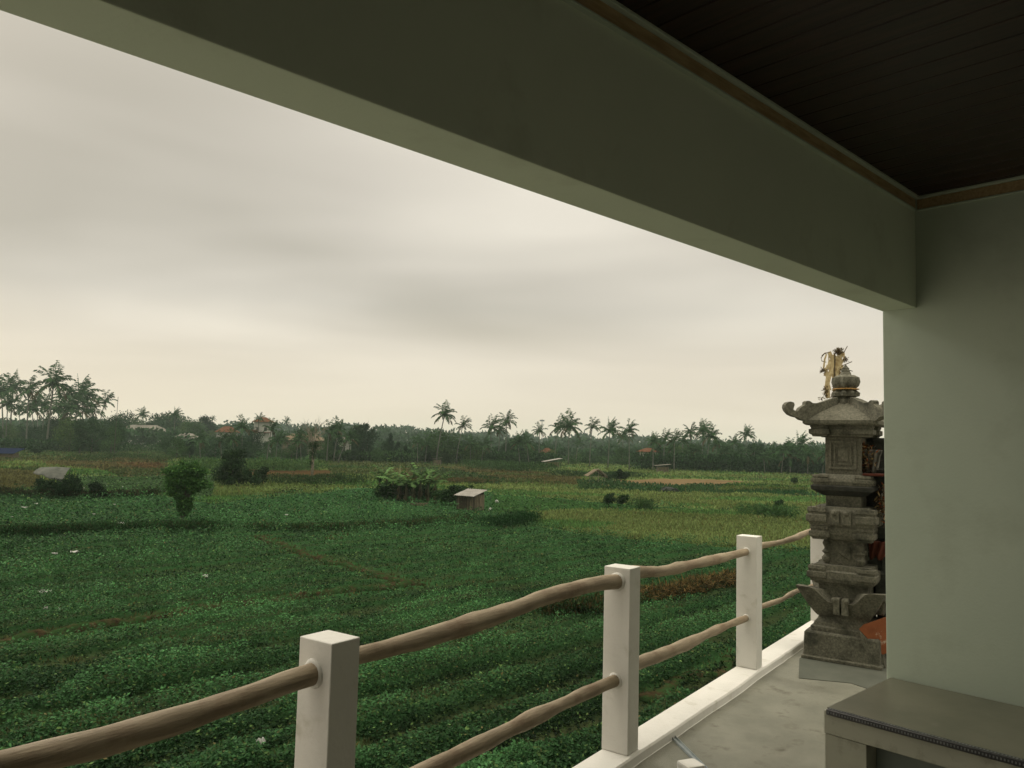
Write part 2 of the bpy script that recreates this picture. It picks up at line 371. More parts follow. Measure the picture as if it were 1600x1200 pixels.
# ================================================================== SHRINE
L0 = ground(1251, 1028.5, FL); F0 = ground(1378, 1049.5, FL)
sw = (F0 - L0).length; ax_ = (F0 - L0).normalized(); ay_ = Vector((-ax_.y, ax_.x, 0))
SC = (L0 + F0) / 2 + ay_ * sw / 2; SYAW = math.atan2(ax_.y, ax_.x)
def half(wpx, zmid):
    lo_, hi_ = .03, .8
    for _ in range(30):
        s_ = (lo_ + hi_) / 2
        a = SC - ax_ * s_ - ay_ * s_; c = SC + ax_ * s_ - ay_ * s_
        w = proj(c.x, c.y, zmid)[0] - proj(a.x, a.y, zmid)[0]
        if w < wpx: lo_ = s_
        else: hi_ = s_
    return s_
def zat(py, s_=.25, px=1318):
    """height of pixel row py on the face s_ in front of the shrine axis"""
    q = SC - ay_ * s_; Y = q.y; return depth(px, py, Y).z
shr = empty('stone_shrine', (SC.x, SC.y, FL), SYAW)
tag(shr, 'tall carved grey stone shrine with flared roof standing in the balcony corner', 'shrine')
def H(w, py): return half(w, zat(py))
def Z(py, s_=.25): return zat(py, s_) - FL
print('shrine', SC, sw, math.degrees(SYAW))
s_pl = sw / 2
b = B().sq([(s_pl, .003), (s_pl, .02), (s_pl - .012, .03), (s_pl - .02, Z(998, .3)), (s_pl - .03, Z(995, .3))], .03)
b.build('plinth', 'stone', shr)
h1 = H(100, 985); h2 = H(76, 970)
B().sq([(h1, Z(995, .3) + .001), (h1, Z(988, .3)), (h1 * .93, Z(986, .3)), (h1 * .9, Z(981, .3)), (h1 * .80, Z(975, .3)), (h2, Z(969, .3)), (h2, Z(963, .3))], .05).build('base_moulding', 'stone', shr)
# flared wing block: W-shaped top edge, corners sweep out and up
b = B(); nU, nV = 25, 9
sb, stp = H(80, 967), H(140, 925)
zb_, zl, zh = Z(969), Z(944), Z(921)
core = H(78, 930)
for k in range(4):
    rot = Matrix.Rotation(k * math.pi / 2, 4, 'Z'); grid = []
    for j in range(nV + 2):
        row = []
        for i in range(nU):
            uu = -1 + 2 * i / (nU - 1)
            g = min(1, max(0, (abs(uu) - .34) / .30)); g = g * g * (3 - 2 * g) * (.86 + .14 * abs(uu))
            zt_ = zl + (zh - zl) * g
            v_ = min(j, nV) / nV; z_ = zb_ + (zt_ - zb_) * v_
            t_ = (z_ - zb_) / (zh - zb_)
            s_ = sb + (stp - sb) * (t_ ** .85)
            if j == nV + 1: s_ = core * .8; z_ = zt_ - .03 * g
            row.append(b.bm.verts.new(rot @ Vector((uu * s_, -s_, z_))))
        grid.append(row)
    for j in range(nV + 1):
        for i in range(nU - 1): b.bm.faces.new((grid[j][i], grid[j][i + 1], grid[j + 1][i + 1], grid[j + 1][i]))
b.build('wing_block', 'stone', shr, True, 30)
for k in range(4):
    b = B(); q = B(); t1 = sb + (stp - sb) * .50
    for sx in (-1, 1):
        q.box(*(sorted((sx * .006, sx * .052))), -t1 - .02, -core * .7, zb_ + .03, zl + .035, .008)
        bb = bmesh.new(); bmesh.ops.create_uvsphere(bb, u_segments=12, v_segments=8, radius=.019); q.merge(bb, Matrix.Translation((sx * .045, -t1 - .02, zl + .022)))
    me = bpy.data.meshes.new('t'); q.bm.to_mesh(me); q.bm.free(); q2 = bmesh.new(); q2.from_mesh(me); b.merge(q2, Matrix.Rotation(k * math.pi / 2, 4, 'Z'))
    b.build('scroll_tab', 'stone', shr)
hm_, hn = H(106, 905), H(96, 890)
B().sq([(core, Z(945)), (core, Z(918)), (H(90, 916), Z(917)), (H(90, 916), Z(914))], .05).build('neck', 'stone', shr)
def corner_caps(nm, hs, z0, z1, w, over):
    for sx in (-1, 1):
        for sy in (-1, 1):
            cx_, cy_ = sx * (hs - w / 2 + over), sy * (hs - w / 2 + over); dz_ = z1 - z0
            b = B().sq([(w / 2 * .70, z0), (w / 2 * .74, z0 + dz_ * .12), (w / 2 * .98, z0 + dz_ * .22), (w / 2, z0 + dz_ * .30), (w / 2, z0 + dz_ * .58), (w / 2 * .82, z0 + dz_ * .62), (w / 2 * .82, z0 + dz_ * .72), (w / 2 * .9, z0 + dz_ * .78), (w / 2 * .86, z1)], .03, cx_, cy_)
            b.build(nm, 'stone', shr)
mo = B().sq([(hm_ * .93, Z(913.5)), (hm_ * .97, Z(908)), (hm_ * .97, Z(897)), (hn * .95, Z(895)), (hn * .93, Z(887))], .05); mo.build('lower_moulding', 'stone', shr)
corner_caps('corner_block', hm_ * .95, Z(912), Z(889), .14, .018)
hb = H(57, 865)
B().sq([(hb, Z(887)), (hb, Z(848))], .03).build('lower_body', 'stone', shr)
b = B()   # relief on the lower body: diamond panel and turned half baluster
for k in range(4):
    q = B(); f_ = hb
    q.loft([[(-.02, -f_ + .001, Z(872)), (.055, -f_ + .001, Z(880)), (.055, -f_ + .001, Z(856)), (-.05, -f_ + .001, Z(864))], [(.0, -f_ - .02, Z(871)), (.05, -f_ - .012, Z(878)), (.05, -f_ - .012, Z(859)), (.02, -f_ - .02, Z(865))]])
    zz0, zz1 = Z(886), Z(849); dz = (zz1 - zz0)
    q.lathe([(.02, zz0), (.034, zz0 + dz * .15), (.036, zz0 + dz * .25), (.016, zz0 + dz * .38), (.018, zz0 + dz * .42), (.036, zz0 + dz * .5), (.018, zz0 + dz * .6), (.016, zz0 + dz * .68), (.03, zz0 + dz * .85), (.02, zz1)], 12, f_ - .012, -f_ + .005)
    q.lathe([(.008, zz0 + dz * .35), (.026, zz0 + dz * .5), (.008, zz0 + dz * .65)], 10, -f_ + .004, -f_ + .02)
    me = bpy.data.meshes.new('t'); q.bm.to_mesh(me); q.bm.free(); q2 = bmesh.new(); q2.from_mesh(me); b.merge(q2, Matrix.Rotation(k * math.pi / 2, 4, 'Z'))
b.build('body_relief', 'stone', shr)
B().sq([(hb * 1.08, Z(848)), (H(84, 845), Z(845)), (H(92, 838), Z(838)), (H(96, 830), Z(830)), (H(94, 826), Z(825))], .05).build('middle_moulding', 'stone', shr)
corner_caps('corner_block', H(98, 835), Z(847), Z(825), .15, .01)
hk = H(100, 810)
B().sq([(hk, Z(824.5)), (hk * 1.02, Z(820)), (hk * 1.0, Z(802)), (hk * .9, Z(798)), (hk * .85, Z(794))], .04).build('belt_block', 'stone', shr)
corner_caps('corner_block', hk, Z(824), Z(796), .15, .022)
for k in range(4):
    b = B(); q = B()
    for sx in (-1, 1):
        q.box(*(sorted((sx * .008, sx * .075))), -hk - .022, -hk + .02, Z(822), Z(799), .008)
        bb = bmesh.new(); bmesh.ops.create_uvsphere(bb, u_segments=12, v_segments=8, radius=.021); q.merge(bb, Matrix.Translation((sx * .042, -hk - .024, Z(803))))
    me = bpy.data.meshes.new('t'); q.bm.to_mesh(me); q.bm.free(); q2 = bmesh.new(); q2.from_mesh(me); b.merge(q2, Matrix.Rotation(k * math.pi / 2, 4, 'Z'))
    b.build('scroll_tab', 'stone', shr)
B().sq([(hb * .98, Z(795)), (hb * .98, Z(768))], .03).build('neck', 'stone', shr)
hd_ = H(96, 763)
B().sq([(hb * 1.1, Z(777)), (hd_ * .9, Z(770)), (hd_, Z(768)), (hd_ * 1.02, Z(762)), (hd_ * .98, Z(760.2))], .04).build('dark_ledge', 'stone_dark', shr)
hu = H(90, 750)
B().sq([(hu, Z(760)), (hu * 1.02, Z(754)), (hu * .98, Z(749)), (hu * .86, Z(744)), (hu * .8, Z(742.5))], .05).build('upper_moulding', 'stone', shr)
corner_caps('corner_block', hu, Z(759), Z(744), .13, .012)
# upper body with framed panels on three sides and an open niche on the inner side (+x)
hU = H(56, 712); z0, z1 = Z(743), Z(683); nd = hU * 1.3
b = B()
b.box(-hU, hU - nd, -hU, hU, z0, z1, .004)
b.box(hU - nd, hU, -hU, -hU + .045, z0, z1, .004); b.box(hU - nd, hU, hU - .045, hU, z0, z1, .004)
b.box(hU - nd, hU - .004, -hU + .045, hU - .045, z0, z0 + .03, .003); b.box(hU - nd, hU - .004, -hU + .045, hU - .045, z1 - .04, z1, .003)
bodyo = b.build('niche_body', 'stone', shr)
b = B()
def frame(b, X0, X1, Y, z0, z1, w, t):
    b.box(X0, X0 + w, Y - t, Y + .002, z0, z1, .002); b.box(X1 - w, X1, Y - t, Y + .002, z0, z1, .002)
    b.box(X0 + w, X1 - w, Y - t, Y + .002, z0, z0 + w, .002); b.box(X0 + w, X1 - w, Y - t, Y + .002, z1 - w, z1, .002)
zz = z1 - z0
frame(b, -hU + .03, hU - .03, -hU, z0 + .04, z1 - .03, .018, .012)
frame(b, -hU + .065, hU - .065, -hU, z0 + .075, z1 - .065, .012, .008)
b.box(-hU + .092, hU - .092, -hU - .007, -hU + .002, z0 + .10, z1 - .092, .003)
b.build('panel_frame', 'stone', bodyo)
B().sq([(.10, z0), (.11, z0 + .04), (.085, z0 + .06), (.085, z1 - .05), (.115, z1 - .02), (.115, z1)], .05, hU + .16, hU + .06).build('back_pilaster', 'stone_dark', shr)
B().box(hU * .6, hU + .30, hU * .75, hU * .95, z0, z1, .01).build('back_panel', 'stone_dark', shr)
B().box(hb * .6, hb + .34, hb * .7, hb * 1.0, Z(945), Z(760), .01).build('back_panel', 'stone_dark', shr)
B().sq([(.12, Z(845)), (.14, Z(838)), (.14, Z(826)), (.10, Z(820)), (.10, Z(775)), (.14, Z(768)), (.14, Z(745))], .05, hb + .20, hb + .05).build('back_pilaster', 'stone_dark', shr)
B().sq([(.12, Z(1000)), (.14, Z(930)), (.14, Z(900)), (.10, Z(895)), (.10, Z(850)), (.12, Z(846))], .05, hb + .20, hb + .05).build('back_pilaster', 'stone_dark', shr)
# cornice, brackets, eave
hc = H(96, 672)
B().sq([(hU * 1.05, Z(684)), (H(76, 680), Z(682)), (H(76, 680), Z(680)), (H(82, 672), Z(678)), (H(82, 672), Z(664))], .03).build('cornice', 'stone', shr)
corner_caps('corner_bracket', hc, Z(683), Z(663.5), .15, .01)
he = H(117, 660)
zE0, zE1 = Z(665, .3), Z(656, .3)
B().sq([(he * .93, zE0), (he, zE0 + .012), (he * 1.01, zE1 - .005), (he * .99, zE1)], .015).build('eave', 'stone', shr)
ht = H(20, 632); zR = Z(628, .1)
roof = B()
rr = []
for k in range(7):
    t = k / 6; h_ = he * .97 * (1 - t) + ht * t; rr.append((h_, zE1 + (zR - zE1) * (t ** .86 if t else 0)))
roofo = roof.sq(rr, .02).build('roof', 'stone', shr)
# raised roll along each hip, then horn ornaments on the corners
b = B()
for k in range(4):
    a = math.pi / 4 + k * math.pi / 2
    pts = [(math.cos(a) * h_ * math.sqrt(2) * .985, math.sin(a) * h_ * math.sqrt(2) * .985, z_ + .008) for h_, z_ in rr]
    b.tube(pts, [.02] * len(pts), 8)
b.build('hip_roll', 'stone', roofo, True)
re = he * math.sqrt(2)
def corner_r(px):
    lo_, hi_ = .2, 1.2
    dd = (-ax_ - ay_) / math.sqrt(2)
    for _ in range(30):
        m_ = (lo_ + hi_) / 2; q = SC + dd * m_
        if proj(q.x, q.y, 1.75)[0] > px: lo_ = m_
        else: hi_ = m_
    return m_
dg = (-ax_ - ay_) / math.sqrt(2); dn = Vector((-dg.y, dg.x, 0))
def on_diag(px, py):
    d = ray(px, py); t = (SC - Vector((0, 0, EYE))).dot(dn) / d.dot(dn); p = Vector((0, 0, EYE)) + d * t
    return ((p - SC).dot(dg), p.z - FL - SHLIFT)
SHLIFT = .004
hz_px = [(470, 448), (440, 455), (400, 470), (340, 490), (300, 489), (278, 474), (262, 473), (250, 482), (249, 500), (215, 520), (198, 545), (180, 545), (165, 532), (164, 514), (174, 500), (168, 485), (146, 478), (124, 484), (110, 502), (108, 520), (116, 542), (140, 568), (170, 582), (198, 588), (215, 603), (245, 611), (300, 590), (400, 545), (470, 500)]
horn = [on_diag(1200 + x_ / 4.445, 520 + y_ / 4.445) for x_, y_ in hz_px]
for k in range(4):
    a = math.pi / 4 + k * math.pi / 2
    o = B().prism(horn, .05, Matrix.Rotation(a, 4, 'Z')).build('roof_horn', 'stone', roofo)
    bv = o.modifiers.new('bevel', 'BEVEL'); bv.width = .008; bv.segments = 2; bv.limit_method = 'ANGLE'; bv.angle_limit = R(50)
# finial
fz = lambda py: Z(py, 0)
k = .0049
fin = B().lathe([(.075, fz(634)), (.072, fz(626)), (.055, fz(622)), (.088, fz(620)), (.092, fz(615)), (.07, fz(611)), (.06, fz(609.5)), (.085, fz(604)), (.094, fz(598)), (.088, fz(591)), (.055, fz(587))], 36, lobes=8, amp=.15)
fin.lathe([(.045, fz(588)), (.038, fz(583)), (.032, fz(582)), (.034, fz(580)), (.026, fz(578)), (.028, fz(576.5)), (.016, fz(574)), (.004, fz(570.5))], 14)
fin.build('finial', 'stone', roofo, True, 40)
fr = B().lathe([(.093, fz(609.8)), (.096, fz(609)), (.093, fz(608.2))], 24, lobes=6, amp=.06).build('gilt_band', 'gilt', roofo, True)
# offerings in and under the niche on the inner side
def clump(nm, c, r, n, cols, L, label, cat, parent=None, flat=1.0):
    p = rnd(n) ; p /= np.linalg.norm(p, axis=1, keepdims=True); p *= (rng.random((n, 1)) ** .4); p = p * np.array(r) + np.array(c)
    cc = np.array(cols)[rng.integers(0, len(cols), n)] * rng.uniform(.7, 1.3, (n, 1))
    o = link(nm, leafmesh(nm, p, rnd(n), rnd(n), L * rng.uniform(.6, 1.4, n), L * .35, cc), 'leaf', parent)
    if label: tag(o, label, cat)
    return o
SM = Matrix.Translation((SC.x, SC.y, FL)) @ Matrix.Rotation(SYAW, 4, 'Z')
def sl(x, y, z): return SM @ Vector((x, y, z))
dry = [(.30, .22, .10), (.12, .08, .04), (.05, .035, .02), (.38, .30, .18), (.20, .06, .02), (.10, .09, .07)]
q = sl(hU + .0, 0, z0 + .13); clump('niche_offering', q, (.10, .12, .12), 600, dry, .034, 'dried flowers and leaves heaped in the shrine niche', 'offering')
def hang_sheet(o, w, h, mt, nx=14, nz=8, tw=0.0):
    gv = []
    for j in range(nz):
        v_ = j / (nz - 1); gv.append([((i / (nx - 1)) * w * (1 - .25 * v_), .022 * math.sin(i * 1.3 + v_ * 2.2) + .03 * v_ * math.sin(i * .5) + tw * i / nx, -h * v_ * (1 + .12 * math.sin(i * .9))) for i in range(nx)])
    b = B(); b.loft(gv, cap=False, closed=False); q = b.build('cloth', mt, o, True); q.modifiers.new('t', 'SOLIDIFY').thickness = .006
cl = empty('niche_cloth', sl(hU + .02, -.06, z0 + .20), SYAW); tag(cl, 'dull grey folded cloth hanging in the shrine niche', 'cloth')
hang_sheet(cl, .11, .17, surf('grey_cloth', (.06, .06, .05), (.15, .145, .12), 8, .9, .4, 40), tw=.05)
b = B().box(-.05, .11, -.20, .20, -.008, .008, .003)
sh = empty('offering_shelf', sl(hU + .07, 0, z0 + .012), SYAW); tag(sh, 'small dark red wooden shelf jutting out below the shrine niche', 'shelf'); b.build('board', 'orange_cloth', sh)
q = sl(hk + .06, -.05, Z(783)); clump('hanging_offering', q, (.06, .12, .16), 500, dry, .036, 'dry brown leaf offering hanging beside the dark shrine ledge', 'offering')
oc = empty('orange_cloth', sl(hb + .10, -.02, Z(872)), SYAW); tag(oc, 'faded orange cloth tied on the inner side of the shrine waist', 'cloth')
oc.location = sl(hb + .03, -.02, Z(846)); hang_sheet(oc, .15, .13, 'orange_cloth', tw=.04)
# incense sticks hanging under the dark ledge
b = B()
for px_, y1_, y2_ in ((1267, 768, 792), (1275, 768, 793), (1281, 770, 793)):
    q = SC - ay_ * (hk + .0); a_ = depth(px_, y1_, q.y - .12); c_ = depth(px_ + .5, y2_ + 2, q.y - .12)
    b.tube([a_, c_], .0022, 5)
tag(b.build('incense_sticks', 'straw_dark'), 'thin dark sticks standing under the shrine ledge', 'incense sticks')
# cement pad in front of the shrine
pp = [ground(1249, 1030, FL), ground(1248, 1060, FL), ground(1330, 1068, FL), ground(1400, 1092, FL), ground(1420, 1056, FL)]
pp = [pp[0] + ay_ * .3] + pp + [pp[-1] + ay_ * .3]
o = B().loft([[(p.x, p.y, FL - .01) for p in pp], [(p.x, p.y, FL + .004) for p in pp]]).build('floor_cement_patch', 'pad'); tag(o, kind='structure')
shr.location.z += SHLIFT
# orange terracotta slab leaning at the corner
sl_ = empty('terracotta_slab', ground(1366, 1056, FL + .004), SYAW)
tag(sl_, 'chipped orange terracotta roof piece with grey sides leaning on the shrine foot', 'roof piece')
Yq = SC.y - ay_.y * (s_pl + .09)
qi = (Matrix.Translation(sl_.location) @ Matrix.Rotation(SYAW, 4, 'Z')).inverted()
mk = lambda pts, dy: [qi @ depth(x_, y_, Yq + dy) for x_, y_ in pts]
face = [(1342, 983), (1349, 976), (1383, 965), (1405, 962), (1405, 1000), (1392, 1018), (1379, 1023)]
B().loft([mk(face, 0), mk([(x_ + 3, y_ - 2) for x_, y_ in face], .14)]).build('tile_face', 'terra', sl_)
side = [(1342, 984.5), (1379, 1024.5), (1384, 1046), (1372, 1036), (1350, 1014)]
B().loft([mk(side, -.008), mk([(x_ + 4, y_ - 2) for x_, y_ in side], .10)]).build('grey_side', 'stone', sl_)

# dried palm-leaf ornament behind the roof
orn_c = SC + ay_ * .45 - ax_ * .02
Yo = orn_c.y
orn = empty('dried_palm_ornament', (orn_c.x, orn_c.y, FL)); tag(orn, 'straw coloured dried palm leaf ornament on a pole rising behind the shrine roof', 'ornament')
def oc_(px, py, dy=0): 
    p = depth(px, py, Yo + dy); return p - Vector((orn_c.x, orn_c.y, FL))
b = B().tube([oc_(1308, 1000) * 1 if False else Vector((oc_(1303, 640).x, 0, 0)), oc_(1303, 640), oc_(1304, 552)], [.014, .012, .008], 7).build('pole', 'straw_dark', orn)
def strip(b, pts, w, tw=0):
    pts = [oc_(*p) for p in pts]; vs = []
    for i, p in enumerate(pts):
        d_ = (pts[min(i + 1, len(pts) - 1)] - pts[max(0, i - 1)]).normalized(); s_ = d_.cross(Vector((math.sin(tw), 1, 0))).normalized() * w / 2
        vs.append([p - s_ + Vector((0, -.003, 0)), p + s_ + Vector((0, -.003, 0)), p + s_ + Vector((0, .003, 0)), p - s_ + Vector((0, .003, 0))])
    b.loft(vs)
b = B()
for (pts, w) in (([(1296, 551), (1302, 565), (1297, 583), (1293, 600), (1294, 622)], .03), ([(1318, 551), (1310, 562), (1306, 575), (1308, 592), (1303, 612)], .028),
                 ([(1290, 575), (1293, 590), (1291, 605), (1293, 621)], .028), ([(1301, 556), (1308, 560), (1312, 570), (1309, 586)], .03), ([(1297, 562), (1295, 575), (1299, 584), (1306, 583)], .018),
                 ([(1318, 550), (1319, 560), (1314, 569)], .018), ([(1304, 568), (1301, 585), (1304, 600)], .02), ([(1314, 560), (1307, 579), (1301, 588)], .02), ([(1294, 551), (1300, 556), (1307, 558)], .02)):
    strip(b, pts, w, random.uniform(-.4, .4))
for i in range(34):
    x0_ = random.uniform(1291, 1316); y0_ = random.uniform(549, 596); x1_ = x0_ + random.uniform(-5, 5)
    strip(b, [(x0_, y0_), ((x0_ + x1_) / 2 + random.uniform(-3, 3), y0_ + 8), (x1_, y0_ + random.uniform(12, 24))], random.uniform(.006, .014), random.uniform(-.7, .7))
b.build('pale_leaf_strips', 'straw', orn)
b = B()
for pts in ([(1296, 550), (1288, 553), (1283, 559), (1284, 564), (1291, 566)], [(1294, 551), (1289, 551.5), (1284, 556)], [(1312, 573), (1322, 569), (1331, 565)], [(1314, 578), (1322, 577), (1332, 580)], [(1318, 552), (1321, 546), (1324, 541)], [(1294, 577), (1286, 579), (1281, 583)], [(1290, 577), (1285, 577), (1281, 581)]):
    B().tube([oc_(*p) for p in pts], .0035, 5).build('dry_twig', 'straw_dark', orn)
b = B().tube([oc_(1302, 597), oc_(1303, 624)], .003, 4)
for i in range(9):
    y_ = 598 + i * 3; b.tube([oc_(1300, y_), oc_(1305 + (i % 3), y_ + 2)], .003, 4)
b.build('woven_ladder', 'straw_dark', orn)
for nm, c_, r_, n_ in (('dark_head', (1310, 549), (.042, .03, .026), 420), ('side_tuft', (1320, 562), (.025, .03, .025), 110), ('side_tuft', (1288, 579), (.03, .02, .018), 90), ('side_tuft', (1290, 612), (.018, .02, .05), 150), ('side_tuft', (1286, 623), (.03, .02, .015), 40), ('side_tuft', (1301, 618), (.02, .02, .03), 70), ('side_tuft', (1313, 580), (.03, .03, .04), 80)):
    clump(nm, oc_(*c_), r_, n_, [(.07, .045, .03), (.16, .115, .06), (.05, .035, .02), (.12, .11, .055), (.26, .20, .11)], .018, None, None, orn)

# ================================================================== GROUND
def zone_fields(px, py):
    """albedo and plant kind of the land seen around photo pixel (px, py)"""
    n = len(px); c = np.tile(np.array([.037, .100, .034]), (n, 1)); kind = np.zeros(n, int)   # 0 crop, 1 grass, 2 bare, 3 far grass
    w = (fbm(px * .02, py * .05) - .5) * 10
    def poly(pts):
        pts = np.array(pts, float); ins = np.zeros(n, bool); q = py + w * .5
        j = len(pts) - 1
        for i in range(len(pts)):
            xi, yi = pts[i]; xj, yj = pts[j]
            cond = ((yi > q) != (yj > q)); xx = (xj - xi) * (q - yi) / (yj - yi + 1e-9) + xi
            ins ^= cond & (px < xx); j = i
        return ins
    def put(pts, colr, k):
        i = poly(pts); c[i] = colr; kind[i] = k
    OL = (.135, .178, .060); OL2 = (.108, .152, .048); GR = (.040, .100, .028); BR = (.088, .082, .034); MG = (.042, .075, .028)
    put([(-900, 640), (2400, 640), (2400, 772), (1262, 770), (1000, 766), (850, 760), (770, 768), (575, 762), (430, 775), (330, 786), (240, 772), (0, 770), (-900, 772)], OL2, 1)
    # left side bands
    put([(-900, 690), (560, 690), (560, 712), (250, 716), (-900, 716)], (.060, .088, .032), 1)
    put([(-900, 712), (240, 714), (250, 722), (-900, 722)], (.075, .085, .034), 1)
    put([(120, 716), (262, 716), (262, 745), (200, 747), (150, 735), (60, 724)], (.085, .078, .034), 1)
    put([(175, 722), (250, 722), (258, 732), (222, 733)], (.095, .065, .030), 1)
    put([(-900, 732), (62, 732), (66, 768), (-900, 768)], (.085, .085, .034), 1)
    put([(120, 745), (340, 742), (330, 778), (240, 770), (125, 768)], (.036, .074, .026), 0)
    put([(370, 732), (540, 734), (520, 748), (360, 748)], (.075, .048, .022), 2)
    put([(290, 700), (485, 708), (485, 734), (290, 734)], (.045, .095, .030), 1)
    # centre and right
    put([(500, 716), (800, 718), (760, 742), (520, 742)], (.062, .082, .030), 1)
    put([(600, 734), (760, 728), (910, 744), (900, 757), (770, 754), (640, 748)], BR, 1)
    put([(640, 730), (700, 732), (790, 750), (780, 757), (650, 752)], (.040, .066, .026), 1)
    put([(900, 748), (1262, 762), (1262, 778), (1000, 772), (905, 764)], (.034, .070, .026), 1)
    put([(1130, 760), (1262, 758), (1262, 766), (1120, 768)], (.075, .105, .030), 1)
    put([(756, 757), (850, 761), (1000, 769), (1300, 776), (1300, 796), (1100, 797), (1000, 790), (900, 781), (770, 772)], OL, 1)
    put([(768, 774), (850, 778), (920, 785), (1000, 793), (1100, 798), (990, 803), (900, 799), (830, 800), (770, 802)], GR, 0)
    put([(825, 801), (900, 798), (1000, 797), (1140, 800), (1330, 797), (1330, 858), (1190, 860), (1080, 850), (980, 842), (900, 832), (842, 822)], OL, 1)
    put([(955, 750), (1020, 748), (1100, 749.5), (1195, 753), (1140, 756), (1122, 759), (1060, 757), (1000, 755)], (.165, .118, .062), 2)
    return c, kind
ROWD = (ground(640, 915) - ground(0, 1010)).normalized()      # direction of the beds
ROWN = Vector((ROWD.y, -ROWD.x, 0))
def seg_dist(x, y, pts):
    best = np.full(len(x), 1e9)
    P = [ground(*p) for p in pts]
    for a, c_ in zip(P, P[1:]):
        dx, dy = c_.x - a.x, c_.y - a.y; t = np.clip(((x - a.x) * dx + (y - a.y) * dy) / (dx * dx + dy * dy), 0, 1)
        best = np.minimum(best, np.hypot(x - a.x - t * dx, y - a.y - t * dy))
    return best
PATHS = [([(-150, 1030), (0, 1009), (150, 985), (330, 952), (520, 930), (650, 915)], .85), ([(405, 840), (470, 866), (560, 893), (655, 918)], .8),
         ([(560, 1125), (700, 1088), (825, 1050), (945, 1030)], .16), ([(-100, 1105), (150, 1130), (300, 1130), (460, 1105)], .18),
         ([(1000, 1090), (1120, 1040), (1148, 1020)], .14), ([(230, 1000), (420, 1005), (560, 985)], .12), ([(860, 962), (945, 955), (1060, 950)], .25), ([(420, 1190), (470, 1170), (560, 1165)], .2),
         ([(680, 860), (860, 880), (1000, 870)], .10), ([(100, 905), (300, 890), (450, 872)], .12), ([(1050, 1120), (1160, 1110)], .3)]
RIDGES = [([(-200, 846), (0, 838), (120, 832), (240, 828), (340, 831)], .62, .8), ([(400, 826), (520, 829), (640, 821), (735, 812)], .38, .8), ([(760, 824), (800, 818), (832, 813)], .75, .9),
          ([(-200, 774), (0, 773), (130, 775), (245, 772)], .5, .9), ([(430, 775), (520, 760), (570, 760)], .4, .8)]
def crop_height(x, y):
    vv = x * ROWN.x + y * ROWN.y; uu_ = x * ROWD.x + y * ROWD.y
    vv = vv + (fbm(uu_ * .12, vv * .1) - .5) * 1.1
    ph = (vv / 1.7) % 1.0
    bed = np.clip(np.sin(ph * math.pi) * 1.45 - .42, 0, 1)
    ph2 = ((vv + 1.1) / 4.5) % 1.0; bed = bed * np.clip(np.sin(ph2 * math.pi) * 6.0 - .75, 0, 1) ** .5
    rowv = _T[np.floor(vv / 1.7).astype(int) & 255, (np.floor(uu_ / 14).astype(int) * 7) & 255]
    lump = np.clip((fbm(uu_ * .8 + 11, vv * 1.7, 4) - .5) * 2.6 + .5, 0, 1)
    return bed, np.clip(lump * (.55 + .80 * rowv), 0, 1)
def sample(n, y0, y1, x0=-260, x1=1560):
    px = rng.uniform(x0, x1, n); py = rng.uniform(y0, y1, n)
    a, b_ = px - 800, py - 600; x = a * cR + b_ * sR; y = -a * sR + b_ * cR
    r, uu = x / F_PX, -y / F_PX; dy = cP - uu * sP; dz = sP + uu * cP; t = (GZ - EYE) / dz
    ok = (dz < -1e-3); X = r * t; Y = dy * t
    return px[ok], py[ok], X[ok], Y[ok]
